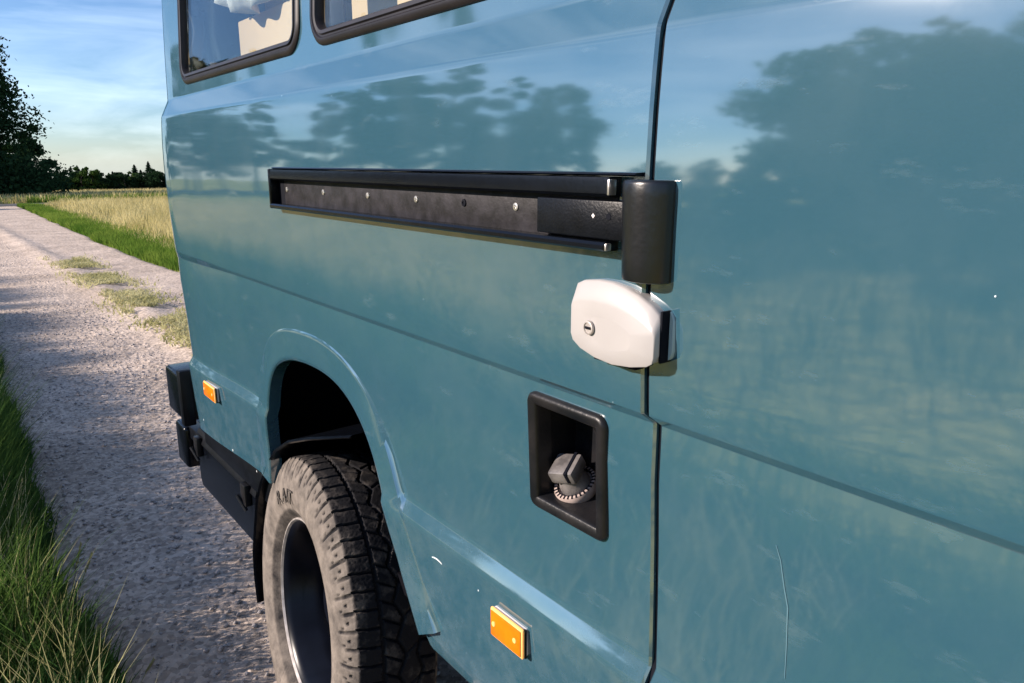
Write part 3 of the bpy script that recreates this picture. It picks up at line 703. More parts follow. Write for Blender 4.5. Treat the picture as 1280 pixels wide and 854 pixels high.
# storage box under the floor
bm = bmesh.new()
sec = [(0.052, 0.268), (0.048, 0.300), (0.050, 0.452), (0.066, 0.480), (0.100, 0.500), (0.33, 0.500), (0.33, 0.268)]
extr(bm, sec, 2.10, 2.70); sb = from_bm('storage_box', bm, M['blackgloss'], van, 20)
bm = bmesh.new(); extr(bm, [(0.044, 0.448), (0.046, 0.456), (0.062, 0.484), (0.070, 0.486), (0.070, 0.478), (0.052, 0.450)], 2.085, 2.715); from_bm('box_lid_edge', bm, M['blackplastic'], sb, 20)
for y in (2.66, 2.16):
    bm = bmesh.new(); box_bm(bm, (0.030, y - 0.022, 0.400), (0.050, y + 0.022, 0.470), 0.004)
    tube_bm(bm, (0.034, y - 0.012, 0.385), (0.020, y + 0.02, 0.430), 0.006, n=8)
    from_bm('clasp', bm, M['dustyblack'], sb)
box('box_bracket', (0.055, 2.045, 0.25), (0.075, 2.085, 0.51), M['dustyblack'], van, 0.003)
box('box_bracket', (0.085, 2.735, 0.24), (0.105, 2.775, 0.50), M['dustyblack'], van, 0.003)
box('sill_rail', (0.045, 1.93, 0.47), (0.10, 2.58, 0.552), M['blackplastic'], van, 0.004)

# paint chips and scratches (raised flakes, a fraction of a millimetre)
def patch(name, pts, matl, off=0.0006):
    V = [(xs(z, y) - off, y, z) for y, z in pts]
    mk(name, V, [tuple(range(len(V)))], matl, van, 0)
def streak(name, path, w, matl, off=0.0007):
    n = len(path); V = []
    for i, (y, z) in enumerate(path):
        p = path[max(0, i - 1)]; q = path[min(n - 1, i + 1)]; l = math.hypot(q[0] - p[0], q[1] - p[1]); ny_, nz_ = (q[1] - p[1]) / l, -(q[0] - p[0]) / l
        ww = w * (0.35 + 0.65 * math.sin(math.pi * (i + 0.5) / n))
        for s in (-1, 1):
            yy, zz = y + ny_ * ww * s, z + nz_ * ww * s; V.append((xs(zz) - off, yy, zz))
    mk(name, V, [(2 * i, 2 * i + 1, 2 * i + 3, 2 * i + 2) for i in range(n - 1)], matl, van, 0)

# ------------------------------------------------------------------ wheels
def make_tyre(name):
    Rt, Rr, W = 0.402, 0.238, 0.235
    NT = 64 * 14
    # section: (x from the outer face, radius, zone)
    u = np.linspace(-1, 1, 61)
    sec = []
    side = [(0.040, Rr - 0.006), (0.033, Rr + 0.002), (0.022, Rr + 0.011), (0.0135, Rr + 0.021), (0.0095, Rr + 0.0285), (0.0098, Rr + 0.0315), (0.0035, Rr + 0.045), (0.0005, Rr + 0.060), (0.0, Rr + 0.075), (0.0015, Rr + 0.090)]
    sh = [(0.003, Rt - 0.062), (0.0042, Rt - 0.056), (0.0055, Rt - 0.051), (0.0070, Rt - 0.046), (0.0086, Rt - 0.041), (0.0105, Rt - 0.036), (0.0125, Rt - 0.031), (0.015, Rt - 0.026), (0.018, Rt - 0.0205), (0.0215, Rt - 0.0155), (0.0255, Rt - 0.011)]
    tr = [(0.0295 + (W - 0.059) * (k + 1) / 2, Rt - 0.0065 * abs(k) ** 2.2) for k in u]
    sec = [(x, r, 0) for x, r in side] + [(x, r, 1) for x, r in sh] + [(x, r, 2) for x, r in tr] + [(W - x, r, 1) for x, r in sh[::-1]] + [(W - x, r, 0) for x, r in side[::-1]]
    X = np.array([s[0] for s in sec]); RR = np.array([s[1] for s in sec]); Zn = np.array([s[2] for s in sec])
    th = np.arange(NT) / NT * 2 * np.pi
    TH, XX_ = np.meshgrid(th, X, indexing='ij'); _, R2 = np.meshgrid(th, RR, indexing='ij'); _, ZN = np.meshgrid(th, Zn, indexing='ij')
    U = (XX_ / W) * 2 - 1                                 # -1 outer .. 1 inner
    P = TH / (2 * np.pi) * 64
    def saw(p): return np.abs(((p) % 1.0) - 0.5) * 2       # triangle 0..1
    groove = np.zeros_like(U)
    # circumferential grooves
    g1 = np.abs(U + 0.30 - 0.025 * (saw(P) - 0.5)); g2 = np.abs(U - 0.06 - 0.17 * (saw(P / 2 + 0.1) - 0.5)); g3 = np.abs(U - 0.42 - 0.12 * (saw(P / 2 + 0.6) - 0.5))
    for g, w in ((g1, 0.040), (g2, 0.034), (g3, 0.036)): groove = np.maximum(groove, np.clip((w - g) / 0.012, 0, 1))
    # lateral grooves
    def lat(p, w): d = np.abs(((p + 0.5) % 1.0) - 0.5); return np.clip((w - d) / 0.05, 0, 1)
    outer = U < -0.29
    groove = np.maximum(groove, np.where(outer, lat(P + 0.6 * (U + 0.3) ** 2, 0.085), 0))
    mid = (U > -0.30) & (U < 0.06 + 0.17 * (saw(P / 2 + 0.1) - 0.5))
    groove = np.maximum(groove, np.where(mid, lat(P - 1.5 * U, 0.075), 0))
    groove = np.maximum(groove, np.where(U > 0.42, lat(P - 0.4 * U, 0.085), 0))
    cen = (U > 0.06) & (U < 0.42)
    groove = np.maximum(groove, np.where(cen, 0.5 * lat(P / 2 + 1.0 * U, 0.05), 0))
    # sipes
    sip = np.where(outer, lat(P + 0.33 + 0.05 * np.sin(U * 60), 0.028), 0) + np.where(outer, lat(P + 0.67 + 0.05 * np.sin(U * 60), 0.028), 0) + np.where(mid, lat(P - 1.5 * U + 0.5, 0.03), 0)
    depth = np.where(ZN == 2, 0.0085, 0.0)
    out_sh = (ZN == 1) & (U < 0); in_sh = (ZN == 1) & (U > 0)
    dR = -depth * groove - np.where(ZN == 2, 0.0028, 0) * np.clip(sip, 0, 1)
    # shoulder lugs: alternating long and short notches
    k = (Rt - R2) / 0.062
    longp = lat(P, 0.11) * (k < 0.62); shortp = lat(P / 2, 0.07) * (k < 0.95) ; pits = lat(P * 1 + 0.5, 0.13) * ((k > 0.34) & (k < 0.46)) + lat(P + 0.22, 0.09) * ((k > 0.66) & (k < 0.80))
    notch = np.clip(np.maximum(np.maximum(longp, shortp), pits), 0, 1) * (ZN == 1)
    dX = 0.0035 * notch * np.sign(-U); dR = dR - 0.004 * notch * (k < 0.45)
    Xf = XX_ + dX; Rf = R2 + dR
    V = np.stack([Xf.ravel(), (Rf * np.cos(TH)).ravel(), (Rf * np.sin(TH)).ravel()], 1)
    me = np_mesh(name, V, grid_faces(NT, len(sec), True, False)[:, ::-1], 4)
    dust = np.where(ZN == 2, 0.08 - 0.12 * np.clip(np.maximum(groove, sip), 0, 1), np.where(ZN == 1, 0.62 - 0.5 * notch, 0.68))  # grooves and shoulder notches coloured darker than the blocks
    dust = dust + np.where((ZN == 2) & (U < -0.55), 0.08, 0)
    dust = np.where(R2 < Rr + 0.028, dust * 0.55, dust)
    at = me.attributes.new('dust', 'FLOAT', 'POINT'); at.data.foreach_set('value', dust.ravel().astype(np.float32))
    me.materials.append(M['tyre']); smooth(me, 55)
    return me

def letters(text, th0, rad, size, xface):
    cu = bpy.data.curves.new('t', 'FONT'); cu.body = text; cu.size = size; cu.extrude = 0.0012; cu.space_character = 1.15
    o = bpy.data.objects.new('t', cu); COL.objects.link(o); bpy.context.view_layer.update()
    me = bpy.data.meshes.new_from_object(o.evaluated_get(bpy.context.evaluated_depsgraph_get()))
    bpy.data.objects.remove(o)
    for v in me.vertices:
        x, y, z = v.co; a = th0 + x / rad; r = rad + y
        v.co = (xface - 0.0005 - (z + 0.0012) * 0.9, r * math.cos(a), r * math.sin(a))
    me.update()
    return me

tyre_me = make_tyre('tyre')
lift = 0.0
def wheel(x_outer, y, z, flip, text, toe=0.0, camber=0.0):
    w = empty('wheel', (0, 0, 0)); w.parent = van; w.location = Vector((x_outer + (-0.1175 if flip else 0.1175), y, z)) - Vector(van.location)
    w.rotation_euler = (0, -camber if flip else camber, toe if flip else -toe)
    s = -1 if flip else 1
    def add(name, me, mt=None):
        o = bpy.data.objects.new(name, me); COL.objects.link(o); o.parent = w
        if mt and not me.materials: me.materials.append(mt)
        o.location = (0.1175 if flip else -0.1175, 0, 0)
        if flip: o.rotation_euler = (0, 0, math.pi)
        return o
    add('tyre', tyre_me)
    if text:
        # reads clockwise seen from outside: angle grows towards the front
        me = letters('R A/T', 0, 0.283, 0.052, -0.0006)
        t = add('tyre_lettering', me, M['letter']); t.rotation_euler = (R(54), 0, 0)
    return w, add
def lathe_me(sec, n=64, ang=35, name='r'):
    V = []
    for i in range(n):
        a = 2 * math.pi * i / n
        for t, r in sec: V.append((t, r * math.cos(a), r * math.sin(a)))
    me = bpy.data.meshes.new(name); me.from_pydata(V, [], grid_faces(n, len(sec), True, False).tolist()); me.update()
    bm = bmesh.new(); bm.from_mesh(me); bmesh.ops.recalc_face_normals(bm, faces=bm.faces[:]); bm.to_mesh(me); bm.free()
    smooth(me, ang)
    return me
rim_me = lathe_me([(0.0380, 0.236), (0.0320, 0.233), (0.0370, 0.224), (0.0500, 0.214), (0.0800, 0.209), (0.1050, 0.195), (0.1400, 0.190), (0.1700, 0.190), (0.1850, 0.200), (0.2000, 0.214), (0.2020, 0.236)], name='rim')
flange_me = lathe_me([(0.0325, 0.2385), (0.0285, 0.2375), (0.0280, 0.2335), (0.0310, 0.2315), (0.0350, 0.2290)], name='rim_flange')
disc_me = lathe_me([(0.1700, 0.189), (0.1550, 0.165), (0.1400, 0.150), (0.1320, 0.125), (0.1380, 0.105), (0.1300, 0.095), (0.1050, 0.085), (0.0950, 0.060), (0.0920, 0.0005)], name='wheel_disc')
nut_me = bpy.data.meshes.new('wheel_nut'); bm = bmesh.new(); tube_bm(bm, (0.136, 0, 0), (0.116, 0, 0), 0.013, n=6); bm.to_mesh(nut_me); bm.free()
for me, mm in ((rim_me, 'rimblack'), (flange_me, 'dirtysteel'), (disc_me, 'rimblack'), (nut_me, 'dirtysteel')): me.materials.append(M[mm])
for xo, y, fl, tx in ((-0.0195, 1.644, False, True), (XM + 0.0195, 1.644, True, False), (-0.03, -1.90, False, False), (XM + 0.03, -1.90, True, False)):
    w, add = wheel(xo, y, 0.402 + GZ, fl, tx, *((0.112, 0.092) if y > 0 else (0, 0)))
    rm = add('rim', rim_me); add('rim_flange', flange_me); add('wheel_disc', disc_me)
    for i in range(6):
        o = add('wheel_nut', nut_me); a = 2 * math.pi * i / 6
        o.location = (o.location.x, 0.102 * math.cos(a), 0.102 * math.sin(a))
box('rear_axle', (0.22, 1.59, 0.24), (XM - 0.22, 1.70, 0.36), M['well'], van, 0.02)

# chips: flare edge, panel, door
for (y, z, s, seed) in ((1.198, 0.868, 0.010, 1), (1.215, 0.905, 0.006, 2), (1.845, 0.80, 0.008, 3), (1.86, 0.70, 0.006, 4), (1.10, 0.545, 0.012, 5), (0.90, 0.735, 0.002, 6),
                        (2.02, 0.56, 0.004, 7), (2.2, 0.57, 0.005, 8), (2.45, 0.60, 0.004, 9), (0.20, 1.335, 0.0009, 12)):
    rnd = random.Random(seed); k = 9
    off = 0.0125 if seed in (1, 3, 4, 5) else (0.0102 if seed == 2 else 0.0006)
    pts = [(y + s * (0.5 + 0.7 * rnd.random()) * math.cos(2 * math.pi * i / k) * 0.8, z + s * (0.5 + 0.7 * rnd.random()) * math.sin(2 * math.pi * i / k)) for i in range(k)]
    if seed not in (1, 2, 3, 4, 5): patch('paint_chip', pts, M['chip'], off)
streak('scratch', [(0.372, 1.050), (0.366, 1.035), (0.360, 1.005), (0.355, 0.985), (0.3545, 0.965), (0.3535, 0.94), (0.353, 0.90)], 0.0007, M['scratch'])
streak('scratch', [(1.045, 0.731), (1.037, 0.7335), (1.028, 0.7345), (1.018, 0.7335), (1.012, 0.7315)], 0.0016, M['chip'])

# things inside the van, seen through the side windows
cab = box('cupboard', (0.16, 1.80, 1.30), (0.52, 2.235, 1.812), M['beige'], None, 0.004)
tag(cab, 'beige plywood cupboard behind the rear side window', 'cupboard')
b1 = box('shelf_board', (0.17, 1.80, 1.815), (0.52, 2.05, 1.870), M['wood'], None, 0.003)
tag(b1, 'brown wooden shelf board above the beige cupboard in the van', 'shelf')
b2 = box('bench_box', (0.16, 0.66, 1.25), (0.50, 1.533, 1.86), M['beige'], None, 0.004)
tag(b2, 'pale beige panel behind the forward side window of the van', 'cupboard')
# folded white cloth
nu, nv = 26, 14; V = []
for i in range(nu):
    for j in range(nv):
        s = i / (nu - 1); t = j / (nv - 1)
        yy = 1.88 + 0.30 * s; zz = 1.850 + 0.30 * t - 0.05 * math.sin(s * 2.6 + 0.4)
        V.append((0.115 + 0.02 * math.sin(s * 17) + 0.012 * math.sin(t * 8 + s * 5), yy, zz))
cl = mk('curtain', V, grid_faces(nu, nv).tolist(), M['cloth'], None, 60); md = cl.modifiers.new('s', 'SOLIDIFY'); md.thickness = 0.004
tag(cl, 'bunched white curtain hanging inside the rear side window', 'curtain')
V = []
for i in range(14):
    for j in range(4):
        V.append((0.15 + 0.012 * math.sin(i * 1.9), 1.545 + 0.20 * i / 13, 1.60 + 0.6 * j / 3))
dc = mk('dark_interior_sheet', V, grid_faces(14, 4).tolist(), M['interior_dark'], None, 60); md = dc.modifiers.new('s', 'SOLIDIFY'); md.thickness = 0.004  # dark sheet put where the van interior is only unlit
tag(dc, 'dark sheet standing in for the unlit van interior at the rear edge of the forward side window', 'curtain')
for o, p in ((cab, 0), (b1, 0), (b2, 0)): pass

# ------------------------------------------------------------------ grass
def blades(name, X, Y, H, Wd, lean, matl, seed, zbase=None, leandir=None, segs=3, curl=1.0):
    g = np.random.default_rng(seed); n = len(X)
    Z = (ground_z(X, Y) - 0.03) if zbase is None else zbase
    az = g.uniform(0, 2 * np.pi, n); la = g.uniform(0, 2 * np.pi, n) if leandir is None else leandir + g.normal(0, 0.8, n)
    L = lean * g.uniform(0.2, 1.0, n) * H
    cols = []
    for s in range(segs + 1):
        t = s / segs; w = Wd * (1 - t) ** 0.7 * 0.5 + 1e-4
        cx = X + np.cos(la) * L * t ** (1 + curl); cy = Y + np.sin(la) * L * t ** (1 + curl); cz = Z + H * t * (1 - 0.18 * lean * t)
        if s < segs:
            cols.append(np.stack([cx + np.cos(az) * w, cy + np.sin(az) * w, cz], 1)); cols.append(np.stack([cx - np.cos(az) * w, cy - np.sin(az) * w, cz], 1))
        else: cols.append(np.stack([cx, cy, cz], 1))
    k = len(cols); V = np.stack(cols, 1).reshape(-1, 3); base = np.arange(n) * k
    F = []
    for s in range(segs - 1):
        a = 2 * s; F.append(np.stack([base + a, base + a + 1, base + a + 3], 1)); F.append(np.stack([base + a, base + a + 3, base + a + 2], 1))
    a = 2 * (segs - 1); F.append(np.stack([base + a, base + a + 1, base + a + 2], 1))
    return link(name, np_mesh(name, V, np.concatenate(F), 3), matl)

g = np.random.default_rng(21)
# verge beside the camera
n = 78000
Y = 0.6 + 9.5 * g.random(n) ** 1.35; X = road_left(Y) + 0.06 - np.abs(g.normal(0, 1, n)) * 0.75
clump = fbm(X * 2.4, Y * 2.4, 31, 3)
keep = (clump > 0.34) | (g.random(n) < 0.45); keep &= ~((np.hypot(X + 0.61, Y) < 0.75))
X, Y, clump = X[keep], Y[keep], clump[keep]
eh = np.clip((road_left(Y) + 0.10 - X) / 0.22, 0.25, 1)
H = (0.17 + 0.32 * g.random(len(X)) ** 1.4) * eh * (0.50 + 1.0 * clump) * np.interp(Y, [1.5, 2.6, 4, 10], [0.75, 1.05, 1.4, 1.2])
vg = blades('verge_grass', X, Y, H, 0.0055 + 0.005 * g.random(len(X)), 0.62, M['grass'], 5)
tag(vg, 'dark green verge grass along the left edge of the gravel track', 'grass', None, 'stuff')
n = 30000
Y = 1.8 + 16 * g.random(n) ** 1.2; X = -0.76 - 0.012 * Y - np.abs(g.normal(0, 1, n)) * 0.45
k2 = fbm(X * 0.5, Y * 1.9, 87, 2) > 0.50; X, Y = X[k2], Y[k2]
bk = blades('shading_verge_grass', X, Y, (0.55 + 0.45 * g.random(len(X))) * np.interp(Y, [1.5, 2.5, 2.9, 5.5, 12, 19], [0.42, 0.50, 0.88, 1.0, 1.1, 0.9]), 0.007 + 0.007 * g.random(len(X)), 0.35, M['grass'], 16)  # unseen blades, height and gaps shaped to cast shade on the track
tag(bk, 'tall green grass added out of view left of the verge to shade the track', 'grass', None, 'stuff')
n = 5200
Y = 0.9 + 8 * g.random(n) ** 1.3; X = road_left(Y) - 0.03 - np.abs(g.normal(0, 1, n)) * 0.5
k2 = (fbm(X * 1.9, Y * 1.9, 77, 3) > 0.47) & (np.hypot(X + 0.61, Y) > 0.9); X, Y = X[k2], Y[k2]
H = 0.24 + 0.26 * g.random(len(X))
vs_ = blades('dry_verge_grass', X, Y, H, 0.0045 + 0.003 * g.random(len(X)), 0.45, M['seed'], 6)
tag(vs_, 'pale dry seed grass standing in the verge', 'grass', None, 'stuff')
# far side of the verge, meadow on the camera's side (mirrored in the paint)
n = 44000
r = 3 + 34 * g.random(n) ** 0.8; a = g.uniform(R(8), R(95), n); X = -0.6 - r * np.sin(a); Y = r * np.cos(a)
k2 = X < -1.4; X, Y, r = X[k2], Y[k2], r[k2]
gm = np.degrees(np.arctan2(-X - 0.6, Y)) + g.normal(0, 4, len(X)) > 36
mg = blades('meadow_green_grass', X[gm], Y[gm], 0.20 + 0.40 * g.random(gm.sum()), 0.006 + 0.0009 * r[gm], 0.6, M['leaf_dark'], 18)
tag(mg, 'green meadow grass on the camera side of the track, opposite the van door', 'grass', None, 'stuff')
X, Y, r = X[~gm], Y[~gm], r[~gm]
mdw = blades('meadow_grass', X, Y, 0.25 + 0.45 * g.random(len(X)), 0.005 + 0.0009 * r, 0.5, [M['hay']], 8)
tag(mdw, 'dry yellow meadow grass on the camera side of the track, mirrored in the van', 'grass', None, 'stuff')
# hay field right of the track
n = 42000
Y = 9 + 50 * g.random(n) ** 1.15; X = road_right(Y) + 0.75 + g.random(n) * (0.24 * Y + 2.5)
k2 = (fbm(X * 0.5, Y * 0.5, 41, 3) > 0.33); X, Y = X[k2], Y[k2]
rampx = np.clip((X - road_right(Y) - 0.6) / 1.5, 0.3, 1)
fld = blades('hay_field', X, Y, (0.30 + 0.42 * g.random(len(X))) * rampx, 0.006 + 0.00065 * Y, 0.55, M['hay'], 9)
tag(fld, 'pale yellow hay grass standing right of the gravel track', 'grass', None, 'stuff')
n = 26000
Y = 8 + 52 * g.random(n); X = road_right(Y) - 0.05 + np.abs(g.normal(0, 1, n)) * 0.55
fe = blades('track_edge_grass', X, Y, 0.10 + 0.22 * g.random(n), 0.006 + 0.0006 * Y, 0.7, M['hay_green'], 10)
tag(fe, 'bright green grass edging the right side of the track', 'grass', None, 'stuff')
# beyond the asphalt
n = 30000
Y = 69 + 52 * g.random(n); X = -14 + g.random(n) * (0.30 * Y + 16)
ff = blades('far_meadow_grass', X, Y, 0.35 + 0.55 * g.random(n), 0.05 + 0.0008 * Y, 0.5, M['hay'], 12)
tag(ff, 'yellow green meadow grass beyond the asphalt road', 'grass', None, 'stuff')
n = 12000
Y = 68.3 + 30 * g.random(n) ** 1.6; X = -14 + g.random(n) * (0.30 * Y + 16); k2 = fbm(X * 0.25, Y * 0.25, 51, 3) > 0.5; X, Y = X[k2], Y[k2]
ff2 = blades('far_green_grass', X, Y, 0.4 + 0.4 * g.random(len(X)), 0.07, 0.5, M['hay_green'], 13)
tag(ff2, 'patches of green grass just beyond the asphalt road', 'grass', None, 'stuff')
# dry strip between the wheel tracks
n = 11000
Y = 5.0 + 11.5 * g.random(n); X = 1.18 + g.normal(0, 0.16, n) + 0.02 * (Y - 8); k2 = fbm(X * 1.6, Y * 1.6, 61, 3) > 0.42; X, Y = X[k2], Y[k2]
zb = slope(Y) + 0.045
ms = blades('track_strip_grass', X, Y, 0.03 + 0.06 * g.random(len(X)), 0.012 + 0.010 * g.random(len(X)), 1.4, M['seed'], 14, zbase=zb)
tag(ms, 'flattened dry grass tufts between the wheel tracks', 'grass', None, 'stuff')

# loose stones on the track
n = 15000
oct_v = np.array([(1, 0, 0), (-1, 0, 0), (0, 1, 0), (0, -1, 0), (0, 0, 1), (0, 0, -1)], float); oct_f = np.array([(0, 2, 4), (2, 1, 4), (1, 3, 4), (3, 0, 4), (2, 0, 5), (1, 2, 5), (3, 1, 5), (0, 3, 5)])
Y = 1.2 + 9 * g.random(n) ** 1.4; X = -0.40 + 2.2 * g.random(n); S = 0.003 + 0.010 * g.random(n) ** 4
zz = slope(Y) + 0.006 + 0.024 * (fbm(X * 2.2, Y * 2.2, 11, 3) - 0.5) + 0.009 * (fbm(X * 11, Y * 11, 12, 3) - 0.5)
V = oct_v[None] * (S[:, None, None] * g.uniform(0.6, 1.3, (n, 6, 1))) * np.array([1, 1, 0.75]) + np.stack([X, Y, zz + 0.3 * S], 1)[:, None, :]
F = (oct_f[None] + (np.arange(n) * 6)[:, None, None]).reshape(-1, 3)
st = link('loose_gravel', np_mesh('loose_gravel', V.reshape(-1, 3), F, 3), M['stone'])
tag(st, 'loose grey stones scattered over the gravel track', 'gravel', None, 'stuff')

# single seed stalks leaning over the road edge
def stalk(base, tip, bend, label):
    b0, t0 = Vector(base) + Vector((0, 0, GZ)), Vector(tip) + Vector((0, 0, GZ)); e = empty('grass_stalk', b0)
    mid = (b0 + t0) / 2 + Vector((0, 0, bend)); bm = bmesh.new(); pts = []
    for i in range(13):
        t = i / 12; pts.append(b0 * (1 - t) ** 2 + mid * 2 * t * (1 - t) + t0 * t * t)
    for i in range(8): tube_bm(bm, pts[i], pts[i + 1], 0.0011, 0.0010, 5)
    from_bm('stem', bm, M['seed'], e, 60)
    bm = bmesh.new(); rnd = random.Random(int(tip[0] * 1e4)); 
    for i in range(30):
        t = 0.62 + 0.38 * i / 29; k = min(11, int(t * 12)); p = pts[k].lerp(pts[k + 1], t * 12 - k); d = (pts[k + 1] - pts[k]).normalized()
        sd = Vector((rnd.uniform(-1, 1), rnd.uniform(-1, 1), rnd.uniform(-1, 1))).cross(d).normalized()
        q = p + d * 0.011 + sd * 0.0035
        tube_bm(bm, p, p.lerp(q, 0.5) + sd * 0.0012, 0.0007, 0.0017, 4, False); tube_bm(bm, p.lerp(q, 0.5) + sd * 0.0012, q, 0.0017, 0.0003, 4, False)
    from_bm('seed_head', bm, M['seed'], e, 60)
    tag(e, label, 'grass stalk', 'seed stalks at the road edge')
stalk((-0.345, 2.03, 0.0), (-0.185, 2.045, 0.012), 0.035, 'pale seed stalk bent almost flat over the gravel at the bottom edge')
stalk((-0.338, 2.15, 0.0), (-0.272, 2.16, 0.095), 0.01, 'short upright seed stalk just above the bent one on the gravel')
stalk((-0.440, 2.29, 0.0), (-0.437, 2.30, 0.115), 0.0, 'curled pale seed stalk in the dark grass left of the bent one')
stalk((-0.418, 2.38, 0.0), (-0.372, 2.38, 0.135), 0.0, 'seed stalk leaning right at the dark grass edge')
stalk((-0.42, 2.76, 0.0), (-0.352, 2.775, 0.235), 0.01, 'tall thin seed stalk rising over the gravel beside the tyre side of the verge')
stalk((-0.40, 2.78, 0.0), (-0.322, 2.787, 0.180), 0.01, 'shorter seed stalk paired with the tall thin one at the verge')
rnd = random.Random(4)
for i in range(14):
    y = 2.35 + rnd.random() * 2.2; x = -0.48 - 0.28 * rnd.random() - 0.04 * (y - 2.3)
    stalk((x, y, -0.02), (x + rnd.uniform(-0.03, 0.10), y + rnd.uniform(-0.05, 0.05), 0.20 + 0.14 * rnd.random()), rnd.uniform(-0.01, 0.02), 'pale seed stalk standing among the green verge grass')

# ------------------------------------------------------------------ trees
def leaf_cloud(C0, Rr_, n, size, gg, shell=0.55):
    """n rhombic leaves inside ellipsoids: C0 (k,3) centres, Rr_ (k,3) radii"""
    k = gg.integers(0, len(C0), n) if np.isscalar(size) else None
    w = (Rr_.prod(1)) ** (2 / 3); k = gg.choice(len(C0), n, p=w / w.sum())
    d = gg.normal(size=(n, 3)); d /= np.linalg.norm(d, axis=1)[:, None]
    rad = shell + (1 - shell) * gg.random(n) ** 0.5; rad = np.where(gg.random(n) < 0.25, gg.random(n), rad)
    P = C0[k] + d * Rr_[k] * (rad * (1 + 0.22 * gg.normal(size=n) * 0.6))[:, None]
    a = gg.normal(size=(n, 3)); a /= np.linalg.norm(a, axis=1)[:, None]
    b = np.cross(a, gg.normal(size=(n, 3))); b /= np.linalg.norm(b, axis=1)[:, None]
    s = size * gg.uniform(0.6, 1.3, n)[:, None]
    V = np.stack([P - a * s, P + b * s * 0.55, P + a * s, P - b * s * 0.55], 1).reshape(-1, 3)
    F = np.arange(4 * n).reshape(n, 4)
    return V, F
def limb(bm, p0, p1, r0, r1, gg, n=4, wob=0.08):
    p0 = Vector(p0); p1 = Vector(p1); L = (p1 - p0).length; prev = p0
    for i in range(1, n + 1):
        t = i / n; p = p0.lerp(p1, t) + Vector(gg.normal(0, wob * L * (1 if i < n else 0) * 0.5, 3))
        tube_bm(bm, prev, p, r0 + (r1 - r0) * (t - 1 / n), r0 + (r1 - r0) * t, 7, False); prev = p
def tree_mesh(H, cr, nlobe, nleaf, lsize, seed, trunk=0.2, shape='round', c0=0.22, lobe=1.0):
    gg = np.random.default_rng(seed); C0 = []; RR_ = []; bm = bmesh.new()
    limb(bm, (0, 0, -0.5), (0.02 * H, 0, H * 0.55), H * 0.022 + 0.05, H * 0.012 + 0.02, gg, 5, 0.03)
    limb(bm, (0.02 * H, 0, H * 0.55), (0, 0.02 * H, H * 0.93), H * 0.012 + 0.02, 0.02, gg, 4, 0.05)
    for i in range(nlobe):
        t = (i + 0.5) / nlobe; hz = H * (c0 + (0.97 - c0) * t)
        if shape == 'round': env = cr * math.sqrt(max(0.05, 1 - ((t - 0.42) / 0.62) ** 2))
        elif shape == 'bush': env = cr * (1 - 0.55 * t)
        elif shape == 'dome': env = cr * (1.04 - t) ** 0.62
        else: env = cr * (1.02 - t) ** 0.8
        a = i * 2.4 + gg.uniform(-0.5, 0.5); rr = env * gg.uniform(0.35, 0.95)
        c = np.array([rr * math.cos(a), rr * math.sin(a), hz + gg.normal(0, 0.02 * H)])
        s = env * gg.uniform(0.26, 0.46) + 0.02 * H; C0.append(c); RR_.append(np.array([s, s, s * gg.uniform(0.55, 0.8)]))
        zb = max(0.12 * H, hz - rr * 0.7)
        limb(bm, (0.01 * H, 0, min(zb, 0.85 * H)), c, 0.006 * H + 0.012, 0.012, gg, 3, 0.10)
    tm = bpy.data.meshes.new('trunk'); bm.to_mesh(tm); bm.free(); tm.materials.append(M['bark'])
    V, F = leaf_cloud(np.array(C0), np.array(RR_) * lobe, nleaf, lsize, gg, 0.4)
    return tm, np_mesh('crown', V, F, 4)
def plant_tree(name, meshes, loc, rz, matl, label, group, scale=1.0):
    e = empty(name, loc, rz); e.scale = (scale,) * 3
    for nm, me in zip(('trunk', 'crown'), meshes):
        o = bpy.data.objects.new(nm, me); COL.objects.link(o); o.parent = e
        if nm == 'crown' and not me.materials: me.materials.append(matl)
    tag(e, label, 'tree', group)
    return e

def gzf(x, y): return float(ground_z(np.array([x]), np.array([y]))[0])
# big dark tree at the left edge
t = tree_mesh(25.0, 8.6, 120, 105000, 0.19, 101, shape='dome', c0=0.05)
plant_tree('broadleaf_tree', t, (0.4, 88, gzf(0.4, 88)), 0.4, M['leaf_dark'], 'tall dark broadleaf tree at the left edge of the photo', None)
t = tree_mesh(5.2, 2.0, 14, 5000, 0.20, 102, shape='bush', c0=0.05)
plant_tree('shrub', t, (5.6, 84, gzf(5.6, 84)), 0.4, M['leaf_mid'], 'light green shrub at the foot of the tall dark tree', None)
t = tree_mesh(7.5, 2.6, 16, 6000, 0.22, 103, shape='bush', c0=0.05)
plant_tree('broadleaf_tree', t, (8.9, 96, gzf(8.9, 96)), 1.4, M['leaf_dark'], 'small dark tree just right of the tall left tree', None)

